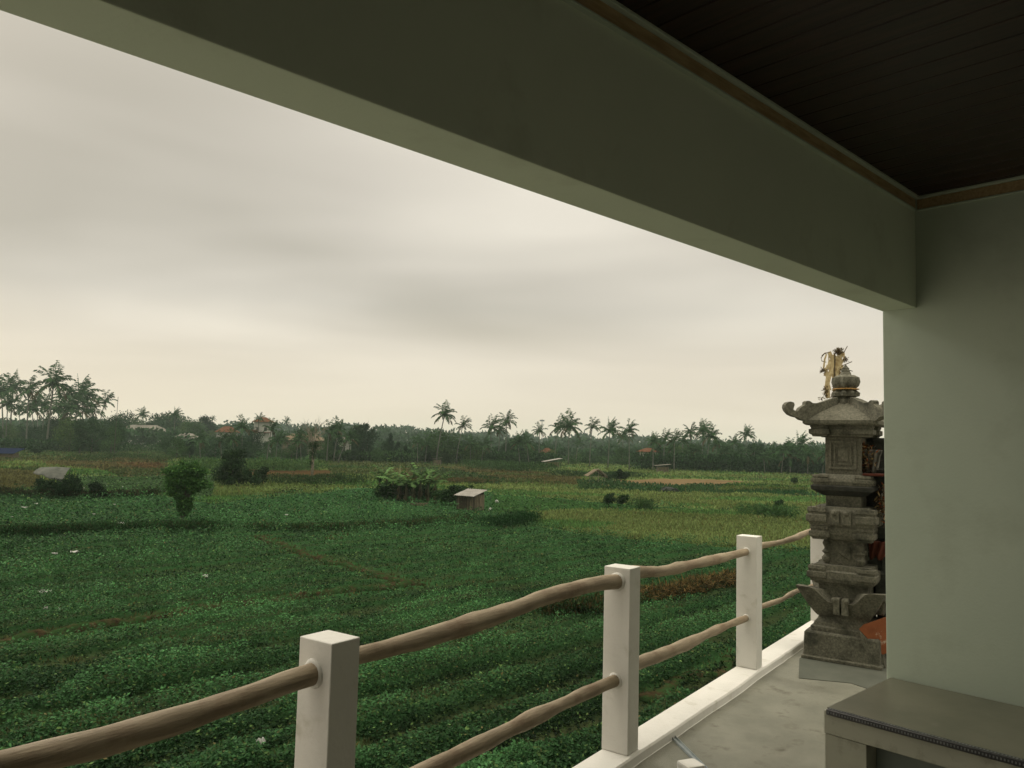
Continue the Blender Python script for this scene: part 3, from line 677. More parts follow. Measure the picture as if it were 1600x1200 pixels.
# ground sheet: fine fan in front of the house, coarse to the horizon
def ground_sheet():
    rr = np.concatenate([[0.5], np.geomspace(6, 260, 330), np.geomspace(275, 9000, 40)]); th = np.linspace(R(-62), R(62), 420)
    TH, RR = np.meshgrid(th, rr); X = np.sin(TH) * RR; Y = np.cos(TH) * RR
    X = X.ravel(); Y = Y.ravel(); px, py = proj(X, np.maximum(Y, .3), np.full_like(X, GZ))
    c, kind = zone_fields(px, py)
    soil = np.array([.030, .023, .013]); bed, lump = crop_height(X, Y)
    k0 = (kind == 0)[:, None]
    mixv = np.clip(.15 + .55 * bed + (RR.ravel() / 90), 0, 1)[:, None]
    c = np.where(k0, soil * (1 - mixv) + c * .6 * mixv, c * .75)
    c = c * (.75 + .5 * fbm(X * .35, Y * .35))[:, None]
    Zg = np.full_like(X, GZ) + np.where(kind == 0, bed * .10 * np.exp(-RR.ravel() / 60), 0) + (fbm(X * .5, Y * .5) - .5) * .04
    me = bpy.data.meshes.new('field_ground'); nr_, nc = len(rr), len(th)
    me.vertices.add(nr_ * nc); me.vertices.foreach_set('co', np.stack([X, Y, Zg], 1).reshape(-1).astype(np.float32))
    i = np.arange(nr_ * nc).reshape(nr_, nc); q = np.stack([i[:-1, :-1], i[:-1, 1:], i[1:, 1:], i[1:, :-1]], -1).reshape(-1, 4)[:, ::-1]
    me.loops.add(q.size); me.loops.foreach_set('vertex_index', q.reshape(-1).astype(np.int32)); me.polygons.add(len(q)); me.polygons.foreach_set('loop_start', np.arange(0, q.size, 4, dtype=np.int32))
    me.update(calc_edges=True); a = me.attributes.new('Col', 'FLOAT_COLOR', 'POINT'); C = np.ones((len(X), 4), np.float32); C[:, :3] = c; a.data.foreach_set('color', C.reshape(-1))
    m, t, bs = mat('field_soil'); at = t.nodes.new('ShaderNodeAttribute'); at.attribute_name = 'Col'; nn = t.nodes.new('ShaderNodeTexNoise'); nn.inputs['Scale'].default_value = 5; nn.inputs['Detail'].default_value = 10
    tcn = t.nodes.new('ShaderNodeTexCoord'); t.links.new(tcn.outputs['Object'], nn.inputs[0])
    mr = t.nodes.new('ShaderNodeMapRange'); t.links.new(nn.outputs[0], mr.inputs[0]); mr.inputs[3].default_value = .45; mr.inputs[4].default_value = 1.5
    mx = t.nodes.new('ShaderNodeMixRGB'); mx.blend_type = 'MULTIPLY'; mx.inputs[0].default_value = 1; t.links.new(at.outputs[0], mx.inputs[1]); t.links.new(mr.outputs[0], mx.inputs[2]); t.links.new(mx.outputs[0], bs.inputs['Base Color'])
    bp = t.nodes.new('ShaderNodeBump'); bp.inputs['Distance'].default_value = .05; t.links.new(nn.outputs[0], bp.inputs['Height']); t.links.new(bp.outputs[0], bs.inputs['Normal'])
    bs.inputs['Roughness'].default_value = .95; bs.inputs['Specular IOR Level'].default_value = 0
    tag(link('field_ground', me, m), kind='structure')
ground_sheet()
# leaves of the low crop and blades of the grass
def plants():
    cs = dict(p=[], a=[], n=[], L=[], W=[], c=[]); gs = dict(p=[], a=[], n=[], L=[], W=[], c=[])
    bands = [(1290, 1090, 230000), (1090, 960, 220000), (960, 880, 170000), (880, 820, 140000), (820, 770, 100000), (770, 735, 50000), (735, 705, 36000), (705, 688, 8000)]
    for ya, yb, n in bands:
        px, py, X, Y = sample(n, yb, ya)
        D = np.hypot(X, Y); ok = (D < 330) & (D > 9) & (Y > 4); px, py, X, Y, D = px[ok], py[ok], X[ok], Y[ok], D[ok]
        c, kind = zone_fields(px, py); bed, lump = crop_height(X, Y)
        path = np.zeros(len(X)); 
        for pts, w in PATHS:
            d_ = seg_dist(X, Y, pts) + (fbm(X * 2, Y * 2) - .5) * .25; path = np.maximum(path, np.clip(1 - d_ / w, 0, 1))
        rid = np.zeros(len(X)); 
        for pts, hgt, w in RIDGES:
            d_ = seg_dist(X, Y, pts); rid = np.maximum(rid, hgt * np.clip(1.25 - d_ / w, 0, 1) * (.6 + .8 * fbm(X * .8, Y * .8)))
        n_ = len(X); u_ = rng.random(n_)
        # crop
        bare = fbm(X * .45 + 40, Y * .45, 3)
        keep = (kind == 0) & (u_ < np.clip(.16 + 1.5 * bed, 0, 1) * (1 - np.clip(path * 3, 0, .97)) * np.where(bare > .72, .45, 1)) | (rid > .12) & (kind < 2)
        i = np.where(keep)[0]; m_ = len(i); r = np.clip(rid[i], 0, 1)
        hmax = (.14 + .50 * lump[i]) * (.05 + .95 * bed[i]) + r
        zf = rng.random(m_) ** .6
        P = np.stack([X[i], Y[i], GZ + hmax * zf + .02], 1)
        nr = rnd(m_, .6) + np.array([0, 0, 1.0]); ax = rnd(m_); ax[:, 2] = ax[:, 2] * .45 + .15
        sz = np.maximum(.062, D[i] * .0024) * rng.uniform(.6, 1.5, m_)
        cc = c[i] * np.where(r > .12, .62, 1)[:, None]  # ridge leaves darkened: shade of the scarp face put into the colour
        cc = cc * rng.uniform(.55, 1.5, (m_, 1)) * (.55 + .85 * fbm(X[i] * .22, Y[i] * .22))[:, None] * ((.34 + 1.05 * lump[i] * (.4 + .6 * zf)) * (.36 + .80 * bed[i]))[:, None]  # row shade put into the colour: darker in furrows and low on plants
        yl = rng.random(m_); cc = np.where((yl < .05 + .05 * (bare[i] > .6))[:, None], np.array([.045, .080, .024]) * rng.uniform(.7, 1.3, (m_, 1)), cc)
        cc = np.where((yl > .955)[:, None], np.array([.095, .165, .050]) * rng.uniform(.7, 1.2, (m_, 1)), cc); cc = np.where((yl > .993)[:, None], np.array([.12, .11, .045]), cc)  # the pale green leaves are glints put into the leaf colour
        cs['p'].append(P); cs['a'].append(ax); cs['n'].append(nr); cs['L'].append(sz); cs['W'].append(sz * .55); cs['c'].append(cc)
        # grass
        gk = ((kind == 1) | ((kind == 0) & (path > .15) & (u_ < .12)) | ((kind == 0) & (bare > .74) & (u_ < .12)))
        i = np.where(gk)[0]; m_ = len(i)
        hg = (.10 + .30 * fbm(X[i] * .25 + 9, Y[i] * .25)) * rng.uniform(.5, 1.3, m_) * np.where(kind[i] == 0, .6, 1) + np.maximum(0, D[i] - 60) * .0016
        P = np.stack([X[i], Y[i], np.full(m_, GZ)], 1); ax = rnd(m_, .42) + np.array([0, 0, 1.0]); nr = rnd(m_); nr[:, 2] *= .2
        cc = np.where((kind[i] == 0)[:, None], np.array([.060, .070, .028]), c[i]); cc = cc * rng.uniform(.55, 1.45, (m_, 1)) * (.65 + .7 * fbm(X[i] * .08 + 3, Y[i] * .16))[:, None]
        br = rng.random(m_) < .06; cc = np.where(br[:, None], np.array([.13, .12, .045]) * rng.uniform(.6, 1.3, (m_, 1)), cc)
        gr_ = fbm(X[i] * .06 + 50, Y[i] * .12 + 20) > .58; cc = np.where((gr_ & (kind[i] == 1))[:, None], cc * np.array([.6, .92, .8]), cc)
        gs['p'].append(P); gs['a'].append(ax); gs['n'].append(nr); gs['L'].append(hg); gs['W'].append(np.maximum(.022, D[i] * .0022) * rng.uniform(.6, 1.3, m_)); gs['c'].append(cc)
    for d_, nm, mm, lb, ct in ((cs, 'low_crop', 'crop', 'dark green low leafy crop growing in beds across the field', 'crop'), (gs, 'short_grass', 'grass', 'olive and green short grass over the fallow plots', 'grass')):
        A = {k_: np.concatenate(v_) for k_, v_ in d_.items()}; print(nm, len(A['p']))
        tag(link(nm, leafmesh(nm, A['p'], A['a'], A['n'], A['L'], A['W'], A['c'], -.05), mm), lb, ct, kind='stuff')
plants()

def bund(pts, w, h, label=None):
    P = [ground(*p) for p in pts]; Q = []
    for a, c_ in zip(P, P[1:]):
        n_ = max(2, int((c_ - a).length / .25)); Q += [a.lerp(c_, k / n_) for k in range(n_)]
    Q.append(P[-1]); rings = []
    for i, p in enumerate(Q):
        d = (Q[min(i + 1, len(Q) - 1)] - Q[max(i - 1, 0)]).normalized(); s_ = Vector((d.y, -d.x, 0)); j = vn(np.array([i * .33 + pts[0][0]]), np.array([pts[0][1] * .1]))[0] - .5; j2 = vn(np.array([i * .9 + 5.]), np.array([pts[0][0] * .1 + 9]))[0]
        p = p + s_ * j * .5; hh = h * (.55 + .8 * j2)
        p = p + s_ * random.uniform(-.04, .04); rings.append([p + s_ * w * .7 + Vector((0, 0, -.1)), p + s_ * w * .42 + Vector((0, 0, hh * .75)), p + s_ * w * .1 + Vector((0, 0, hh)), p - s_ * w * .4 + Vector((0, 0, hh * .8)), p - s_ * w * .7 + Vector((0, 0, -.1))])
    tag(B().loft(rings).build('path_bank', 'earth', smooth=True), kind='structure')
M['earth'] = surf('earth_bank', (.018, .014, .008), (.055, .042, .022), 5, 1, 1.0, 10, stain=((.020, .042, .014), 3, .42, .55), spec=0, dist=.04)
bund(PATHS[0][0], .42, .22); bund(PATHS[1][0], .40, .17)
bund([(1000, 1096), (1120, 1046), (1150, 1030)], .35, .12)
# ---- rows and masses of taller stuff
def tall_mass(name, pts, wid, hgt, n, cols, L, label, cat, blade=.25, z0=0):
    """a standing belt of stems and leaves along a ground polyline"""
    P = [ground(*p) for p in pts]; seg = [(c_ - a).length for a, c_ in zip(P, P[1:])]; tot = sum(seg)
    u_ = rng.random(n) * tot; pos = np.zeros((n, 3)); acc = 0
    for a, c_, s_ in zip(P, P[1:], seg):
        i = (u_ >= acc) & (u_ <= acc + s_ + 1e-6); t = ((u_[i] - acc) / s_)[:, None]; pos[i] = np.array(a) * (1 - t) + np.array(c_) * t; acc += s_
    pos[:, 0] += rng.uniform(-wid, wid, n) / 2; pos[:, 1] += rng.uniform(-wid, wid, n) / 2
    h_ = hgt * (.55 + .7 * fbm(pos[:, 0] * 1.1, pos[:, 1] * 1.1)); f_ = rng.random(n) ** .7
    pos[:, 2] = GZ + z0 + h_ * f_ * .85
    ax = rnd(n, .6) + np.array([0, 0, 1.0 if blade > .2 else .2]); cc = np.array(cols)[rng.integers(0, len(cols), n)] * rng.uniform(.6, 1.4, (n, 1))
    o = link(name, leafmesh(name, pos, ax, rnd(n), L * rng.uniform(.6, 1.4, n), L * blade, cc), 'leaf'); tag(o, label, cat, kind='stuff'); return o
tall_mass('dry_grass_row', [(997, 943), (1060, 935), (1105, 920), (1152, 914)], .6, .55, 4600, [(.13, .085, .032), (.18, .12, .045), (.08, .055, .022), (.035, .045, .016), (.03, .03, .014)], .26, 'tan dry grass standing along a bund behind the nearest rails', 'dry grass', .10)
tall_mass('dark_bund_weeds', [(855, 962), (900, 960), (945, 956)], .8, .5, 2600, [(.02, .045, .015), (.03, .055, .02), (.06, .05, .02)], .16, 'dark green weeds on the bund left of the dry grass', 'weeds', .3)
tall_mass('wood_scrub', [(640, 722), (700, 722), (780, 725), (858, 728)], 7, 3.6, 9000, [(.022, .055, .020), (.034, .075, .026), (.018, .042, .018)], .8, 'dark scrub along the foot of the centre wood', 'scrub', .55)
tall_mass('wood_scrub', [(1000, 734), (1100, 736), (1200, 739), (1320, 743)], 6, 4.4, 13000, [(.022, .055, .020), (.032, .072, .026), (.018, .042, .018)], .7, 'dark scrub along the foot of the right wood', 'scrub', .55)
tall_mass('wood_scrub', [(500, 720), (560, 721), (640, 723)], 6, 2.8, 5200, [(.030, .068, .022), (.040, .085, .028), (.020, .046, .018)], .7, 'green scrub under the trees left of the domed bush', 'scrub', .55)
tall_mass('wood_scrub', [(865, 723), (930, 725), (1000, 728)], 10, 2.6, 3600, [(.040, .085, .028), (.030, .066, .024)], .6, 'lighter green scrub behind the slim palm trunks', 'scrub', .5)
tall_mass('wood_scrub', [(-40, 703), (60, 705), (180, 707)], 7, 3.4, 5000, [(.020, .050, .020), (.030, .066, .024)], .8, 'dark scrub at the foot of the left palm grove', 'scrub', .55)
tall_mass('wood_scrub', [(180, 707), (260, 708), (330, 714), (400, 717)], 6, 2.8, 4600, [(.026, .060, .022), (.036, .078, .026)], .6, 'green scrub in front of the pale-roofed hall', 'scrub', .5)
tall_mass('cassava_patch', [(300, 737), (345, 735), (400, 735), (440, 736), (484, 734)], 7, 1.9, 6500, [(.05, .10, .03), (.04, .085, .03), (.065, .115, .035)], .38, 'bright green cassava patch behind the round leafy tree', 'cassava', .4)
tall_mass('elephant_grass', [(745, 733), (790, 736), (830, 738), (850, 738)], 8, 2.0, 5200, [(.035, .075, .028), (.045, .09, .03), (.03, .06, .022)], .55, 'tall green elephant grass stand in front of the dark wood', 'tall grass', .22)
tall_mass('bund_weeds', [(-60, 842), (40, 838), (130, 834), (240, 831), (338, 833)], .9, .62, 9000, [(.020, .056, .018), (.026, .070, .022), (.032, .045, .018)], .17, 'dark weedy bund crossing the crop field on the left', 'weeds', .3)  # weed colours kept dark to carry the shade of the bund's front
tall_mass('bund_weeds', [(395, 829), (520, 831), (640, 824), (738, 815)], .9, .45, 7000, [(.020, .056, .018), (.028, .072, .022), (.05, .05, .02)], .16, 'dark weedy bund right of the leafy tree towards the shed', 'weeds', .3)  # shade of the bund face is in these dark weed colours too
tall_mass('bund_weeds', [(762, 824), (800, 822), (832, 816)], 1.4, .85, 3600, [(.014, .045, .014), (.020, .056, .018)], .17, 'short thick weedy bund below the shed beside the olive grass', 'weeds', .3)
tall_mass('bund_weeds', [(-60, 776), (60, 778), (150, 779), (248, 776)], 1.0, .8, 5000, [(.022, .034, .014), (.016, .040, .014), (.035, .028, .015)], .2, 'dark scarp weeds below the tarpaulin bush', 'weeds', .3)  # dark colours stand for the shaded scarp face
tall_mass('low_hedge', [(868, 744), (900, 745), (935, 746), (1000, 747)], 3, 1.1, 2600, [(.022, .048, .02), (.03, .058, .022)], .3, 'dark green low hedge left of the broken shelter', 'hedge', .4)
tall_mass('tall_reeds', [(993, 795), (1018, 796)], 1.2, .9, 700, [(.035, .075, .028), (.045, .09, .03)], .4, 'small stand of green reeds right of the two field bushes', 'reeds', .12)
tall_mass('marsh_grass', [(1168, 806), (1205, 808), (1228, 812)], 2.4, 1.0, 2000, [(.035, .085, .028), (.05, .10, .03)], .4, 'bright green tall grass clump left of the shrine', 'tall grass', .14)
tall_mass('scrub_bank', [(418, 756), (470, 758), (520, 756), (570, 757)], 3, 1.3, 3600, [(.022, .048, .018), (.035, .06, .022)], .25, 'dark scrub bank below the bare tree', 'scrub', .4)
tall_mass('brown_weeds', [(645, 752), (700, 755), (760, 754)], 4, .8, 2600, [(.075, .062, .028), (.045, .055, .022), (.09, .06, .03)], .35, 'brown green weeds behind the banana clump', 'weeds', .2)
tall_mass('field_edge_scrub', [(120, 722), (185, 716), (260, 722), (300, 722)], 5, 1.2, 2400, [(.04, .07, .025), (.028, .052, .02)], .4, 'green scrub beside the brown plot on the left', 'scrub', .35)

# ================================================================== PLANTS WITH A BODY
def crown_pts(blobs, n, shell=.45):
    w = np.array([b_[3] * b_[4] * b_[5] for b_ in blobs]) ** .67; k = rng.choice(len(blobs), n, p=w / w.sum())
    d = rnd(n); d /= np.linalg.norm(d, axis=1, keepdims=True); r = rng.random(n) ** shell
    Bq = np.array(blobs); lump = 1 + .28 * (fbm(d[:, 0] * 2.3 + k * 5 + 9, d[:, 1] * 2.3 + d[:, 2] * 1.7 + k) - .5) * 2
    return Bq[k, :3] + d * Bq[k, 3:] * (r * lump)[:, None], d
def broad_mesh(nm, blobs, n, L, base, var=.35):
    p, d = crown_pts(blobs, n); nr = d + rnd(n, .6); ax = rnd(n); ax[:, 2] -= .3
    base = np.array(base) * .9; cc = np.array(base) * rng.uniform(1 - var, 1 + var, (n, 1)) * (.6 + .8 * fbm(p[:, 0] * .9 + 5, p[:, 2] * .9 + p[:, 1]))[:, None]
    yl = rng.random(n) < .08; cc[yl] *= np.array([1.6, 1.35, 1.1])
    return leafmesh(nm, p, ax, nr, L * rng.uniform(.6, 1.4, n), L * .62, cc, -.06)
def rand_blobs(h, w, nb, seed, trunk=.3):
    rs = random.Random(seed); bl = []
    for i in range(nb):
        t = i / max(1, nb - 1); z = h * (trunk + (1 - trunk) * (.12 + .74 * t)); rad = w * .5 * math.sin(math.pi * (.22 + .66 * t)) 
        a = rs.uniform(0, 6.28); off = rad * rs.uniform(.1, .75); r = w * rs.uniform(.17, .30)
        bl.append((math.cos(a) * off, math.sin(a) * off, z, r, r, r * rs.uniform(.6, .9)))
    return bl
def trunk_mesh(nm, h, r, blobs=(), seed=0):
    rs = random.Random(seed); b = B(); b.tube([(0, 0, -.1), (rs.uniform(-.1, .1) * h * .2, rs.uniform(-.1, .1) * h * .2, h * .35), (0, 0, h * .7)], [r * 1.2, r, r * .6], 7)
    for bl in list(blobs)[:6]:
        b.tube([(0, 0, h * .3), (bl[0] * .5, bl[1] * .5, (h * .35 + bl[2]) / 2), (bl[0], bl[1], bl[2])], [r * .55, r * .35, r * .12], 5)
    bmesh.ops.recalc_face_normals(b.bm, faces=b.bm.faces[:]); me = bpy.data.meshes.new(nm); b.bm.to_mesh(me); b.bm.free(); me.materials.append(M['bark']); return me
def tree_at(name, px, py, blobs_px, label, cat, L, base, n, trunk_r=.1, group=None, trunk=True):
    """own tree: blobs given in metres around the base"""
    g = ground(px, py); e_ = empty(name, g); tag(e_, label, cat, group); rs = random.Random(int(px) * 7 + int(py)); extra = []
    for b_ in blobs_px:
        for _ in range(3):
            a_ = rs.uniform(0, 6.28); k_ = rs.uniform(.7, 1.05); el = rs.uniform(-.3, 1.1); f_ = rs.uniform(.22, .42)
            extra.append((b_[0] + math.cos(a_) * math.cos(el) * b_[3] * k_, b_[1] + math.sin(a_) * math.cos(el) * b_[4] * k_, max(.15, b_[2] + math.sin(el) * b_[5] * k_), b_[3] * f_, b_[4] * f_, b_[5] * f_))
    blobs_px = [tuple(b_[:3]) + tuple(q_ * .88 for q_ in b_[3:]) for b_ in blobs_px] + extra
    link('crown', broad_mesh('crown', blobs_px, n, L, base), 'leaf', e_)
    if trunk:
        hh = max(b_[2] for b_ in blobs_px); link('trunk', trunk_mesh('trunk', hh, trunk_r, blobs_px, int(px)), None, e_)
    return e_
DG = (.026, .056, .024)
tree_at('leafy_tree', 286, 814, [(-.55, 0, 3.0, .62, .6, .40), (.2, 0, 3.15, .7, .6, .42), (.75, 0, 2.95, .5, .5, .38), (-.75, 0, 2.5, .55, .6, .5), (-.75, 0, 1.95, .45, .5, .5), (.9, 0, 2.3, .5, .5, .38), (1.3, .1, 2.15, .3, .3, .22), (.5, 0, 1.95, .5, .5, .4), (0, 0, 2.4, .75, .7, .5), (-.25, 0, 1.6, .55, .55, .5), (.0, 0, 1.1, .50, .5, .5), (.05, 0, .62, .42, .4, .42), (-.1, -.2, 2.75, .55, .5, .3)],
        'bushy round-topped green tree with leafy trunk standing alone in the left field', 'tree', .15, (.050, .120, .033), 11000, .13)
tree_at('bush', 88, 778, [(-.9, 0, .75, 1.0, .9, .7), (.7, 0, .8, 1.1, .9, .75), (1.1, 0, 1.5, .6, .6, .55), (0, 0, .9, 1.0, .8, .7), (1.5, 0, .9, .6, .5, .6)], 'dark green bush under the grey tarpaulin', 'bush', .17, (.018, .042, .017), 3600, .06)
tree_at('bush', 152, 779, [(0, 0, .7, .75, .6, .6), (.4, 0, .4, .5, .5, .4), (-.3, 0, .9, .45, .4, .5)], 'small dark bush right of the tarpaulin covered bush', 'bush', .15, (.016, .036, .015), 1600, .04)
tree_at('dense_tree', 362, 760, [(0, 0, 2.4, 1.5, 1.3, 1.2), (-1.1, 0, 1.3, 1.2, 1, 1.0), (1.0, 0, 1.2, 1.3, 1, 1.0), (0, 0, 3.2, .9, .8, .9), (2.3, 0, .8, .9, .8, .7), (-.3, 0, .8, 1.6, 1.2, .8)], 'dense dark tree between the round leafy tree and the bare tree', 'tree', .22, (.022, .048, .019), 6000, .1)
tree_at('bush', 405, 758, [(0, 0, .9, .9, .8, .8), (.4, 0, 1.6, .5, .5, .5)], 'small dark bush right of the dense dark tree', 'bush', .2, (.02, .044, .017), 1800, .05)
tree_at('bush', 951, 793, [(0, 0, .65, .55, .5, .5), (.1, 0, .95, .4, .4, .3)], 'left one of the two round bushes on the olive grass', 'bush', .12, (.024, .052, .021), 1500, .03, 'field bushes')
tree_at('bush', 972, 793, [(0, 0, .7, .55, .5, .42), (-.2, 0, .4, .3, .3, .3), (.3, 0, .85, .35, .3, .25)], 'right one of the two round bushes on the olive grass', 'bush', .12, (.028, .058, .022), 1400, .03, 'field bushes')
tree_at('round_bush', 699, 725, [(0, 0, 2.2, 2.1, 2.1, 1.9), (0, 0, 1.3, 1.7, 1.7, 1.2)], 'smooth domed round green bush beside the small grey shack', 'bush', .4, (.036, .07, .024), 2600, .15)
tree_at('bush', 968, 751, [(-.5, 0, .8, .9, .8, .7), (.6, 0, .8, 1.0, .8, .8), (0, 0, 1.3, .7, .7, .5), (-1.6, 0, .5, .6, .6, .5)], 'dark rounded bush right of the broken shelter', 'bush', .25, (.022, .048, .02), 1800, .05)
tree_at('sapling', 1216, 806, [(0, 0, 1.0, .42, .35, .2), (.2, 0, 1.15, .35, .3, .12), (-.2, 0, .7, .22, .2, .25)], 'small flat topped sapling in the grass clump by the shrine', 'sapling', .14, (.028, .062, .024), 500, .03)
tree_at('bush', 56, 709, [(0, 0, 1.0, 1.5, 1.2, .9)], 'small dark bush right of the blue roof', 'bush', .35, (.02, .044, .02), 700, .05)
tree_at('bush', 1241, 757, [(0, 0, .6, .7, .6, .45), (.2, 0, .9, .4, .4, .3)], 'tiny bush alone in the far grass near the shrine', 'bush', .22, (.03, .055, .022), 500, .03)

# tarpaulin over the bush
g = ground(80, 776); tp = empty('tarpaulin', g); tag(tp, 'grey white tarpaulin sheet draped over a dark bush at far left', 'tarpaulin')
b = B(); nx, ny = 22, 12; gv = []
for j in range(ny):
    row = []
    for i in range(nx):
        a_, v_ = i / (nx - 1), j / (ny - 1)
        x_ = -1.15 + 2.3 * a_ + .15 * v_; z_ = 2.35 - .9 * v_ ** 1.8 * (.45 + .75 * a_) - .12 * abs(a_ - .5) + .05 * math.sin(a_ * 14 + v_ * 3) * v_; y_ = .5 - 1.5 * v_ + .1 * math.sin(a_ * 9)
        row.append((x_, y_, z_))
    gv.append(row)
b.loft(gv, cap=False, closed=False); o = b.build('sheet', 'tarp', tp, True); so = o.modifiers.new('thick', 'SOLIDIFY'); so.thickness = .02
for x_ in (-1.05, 1.1): B().tube([(x_, .4, 0), (x_, .45, 2.3)], .03, 6).build('pole', 'bark', tp)

# bare tree
g = ground(487, 749); bt_ = empty('bare_tree', g); tag(bt_, 'leafless pale brown tree with ivy on its trunk in mid field', 'tree')
b = B(); b.tube([(0, 0, -.1), (.05, 0, 2.2), (-.05, 0, 4.4), (.15, 0, 5.6)], [.20, .17, .13, .09], 8); b.build('trunk', 'deadwood', bt_, True)
b = B(); rs = random.Random(4)
def branch(b, p, d, L, r, lv):
    p1 = p + d * L * .5 + Vector((rs.uniform(-.08, .08), rs.uniform(-.08, .08), .02)) * L; p2 = p + d * L
    b.tube([p, p1, p2], [r, r * .75, r * .45], 5)
    if lv:
        for _ in range(3):
            nd = (d + Vector((rs.uniform(-.75, .75), rs.uniform(-.75, .75), rs.uniform(-.15, .5)))).normalized(); branch(b, p + d * L * rs.uniform(.5, .98), nd, L * rs.uniform(.5, .75), r * .5, lv - 1)
for k in range(8):
    a_ = k * .785 + rs.uniform(-.3, .3); d_ = Vector((math.cos(a_) * .8, math.sin(a_) * .8, rs.uniform(.7, 1.4))).normalized()
    branch(b, Vector((.05, 0, rs.uniform(4.2, 5.6))), d_, rs.uniform(1.3, 2.0), .06, 3)
b.build('branches', 'deadwood', bt_)
link('ivy', broad_mesh('ivy', [(0, 0, 3.2, .45, .45, .9), (.1, 0, 4.4, .7, .6, .7), (-.1, 0, 2.0, .3, .3, .5)], 900, .2, (.03, .055, .022)), 'leaf', bt_)

# banana plants
def banana(px, py, h, seed, label):
    rs = random.Random(seed); g = ground(px, py); e_ = empty('banana_plant', g); tag(e_, label, 'banana plant', 'banana plants in the clump beside the shed')
    b = B(); b.tube([(0, 0, -.05), (.03, 0, h * .3), (0, 0, h * .62)], [.12, .10, .06], 7)
    b.build('stem', 'banana_stem', e_)
    P, A, Nn, LL, WW, CC = [], [], [], [], [], []
    for k in range(rs.randint(6, 8)):
        a_ = k * 2.4 + rs.uniform(-.4, .4); el = rs.uniform(.45, 1.5); Ln = h * rs.uniform(.4, .8); nseg = 9
        p = np.array([0, 0, h * .6]); d = np.array([math.cos(a_) * math.cos(el), math.sin(a_) * math.cos(el), math.sin(el)]); side = np.array([-math.sin(a_), math.cos(a_), 0]); w0 = h * .15
        cb = np.array([.085, .160, .052]) * rs.uniform(.5, 1.4)
        for i in range(nseg):
            t = i / (nseg - 1); w = w0 * math.sin(math.pi * min(.98, .12 + t * .86)) ** .6
            for sgn in (-1, 1):
                P.append(p.copy()); A.append(side * sgn + d * .35 + np.array([0, 0, -.55 + rs.uniform(-.45, .35)])); Nn.append(np.array([0, 0, 1.0]) + d * .1); LL.append(w * rs.uniform(.8, 1.1)); WW.append(Ln / nseg * 1.7); CC.append(cb * rs.uniform(.85, 1.15))
            p = p + d * Ln / nseg; d = d + np.array([0, 0, -.15]); d /= np.linalg.norm(d)
    n = 46; pz = rng.uniform(.15, h * .55, n)
    for z_ in pz:      # hanging dry sheaths round the stem
        a_ = rs.uniform(0, 6.28); P.append(np.array([math.cos(a_) * .13, math.sin(a_) * .13, z_])); A.append(np.array([math.cos(a_) * .3, math.sin(a_) * .3, -1])); Nn.append(np.array([math.cos(a_), math.sin(a_), .2])); LL.append(.45); WW.append(.09); CC.append(np.array([.065, .058, .032]) * rs.uniform(.4, 1.5))
    link('leaves', leafmesh('leaves', P, A, Nn, np.array(LL), np.array(WW), CC), 'leaf', e_)
    return e_
M['banana_stem'] = surf('banana_stem', (.035, .042, .018), (.085, .088, .04), 6, .7, .3, 20, stretch=(4, 4, 1))
bl = [(592, 777, 2.2, 'banana plant at the left end of the clump with a long low drooping leaf'), (603, 779, 2.7, 'second banana plant from the left end of the clump'), (613, 781, 2.5, 'third banana plant from the left, just left of the pale new leaf'),
      (623, 782, 2.0, 'fourth banana plant from the left, bearing the tall pale rolled leaf'), (634, 784, 2.5, 'fifth banana plant from the left in the middle of the clump'), (645, 785, 2.05, 'fourth banana plant from the right end of the clump'),
      (656, 784, 2.7, 'third banana plant from the right, tallest in the clump'), (668, 786, 2.4, 'second banana plant from the right end of the clump'), (679, 788, 2.6, 'rightmost banana plant with wide arching leaves and bare brown stem')]
for i, (a_, c_, h_, lb) in enumerate(bl):
    e_ = banana(a_, c_, h_ * 1.12, 20 + i, lb)
    if i == 3:
        b = B(); b.loft([[(x * r_, y * r_, z_) for x, y in ((-1, -1), (1, -1), (1, 1), (-1, 1))] for r_, z_ in ((.02, 1.5), (.11, 1.9), (.09, 2.5), (.01, 3.0))]); b.build('new_leaf', surf('pale_leaf', (.17, .19, .09), (.22, .24, .115), 5, .7, .2, 20), e_)
tree_at('bush', 645, 783, [(-2.4, .7, .8, 1.1, .5, .8), (-.9, .9, .9, 1.3, .5, .8), (1.0, .9, .8, 1.2, .5, .8)], 'green undergrowth bush filling the banana clump', 'bush', .24, (.030, .066, .024), 4200, .04)
tree_at('bush', 706, 790, [(0, 0, .9, .9, .8, .75), (-.8, 0, .8, .7, .6, .6), (.5, 0, 1.3, .8, .6, .5), (1.2, .6, 1.1, .8, .6, .5)], 'leafy green bush between the bananas and the shed', 'bush', .2, (.03, .064, .024), 2800, .05)
g = ground(653, 790); tr = empty('wooden_trough', g, .1); tag(tr, 'low brown wooden trough at the foot of the banana clump', 'trough')
B().box(-.85, .85, -.15, .15, 0, .06, .01).box(-.85, .85, -.18, -.15, 0, .22, .01).box(-.85, .85, .15, .18, 0, .22, .01).build('trough', 'plank', tr)

# ================================================================== SMALL BUILDINGS
def yaw_obj(name, g, rz, label, cat, group=None):
    e_ = empty(name, g, rz); tag(e_, label, cat, group); return e_
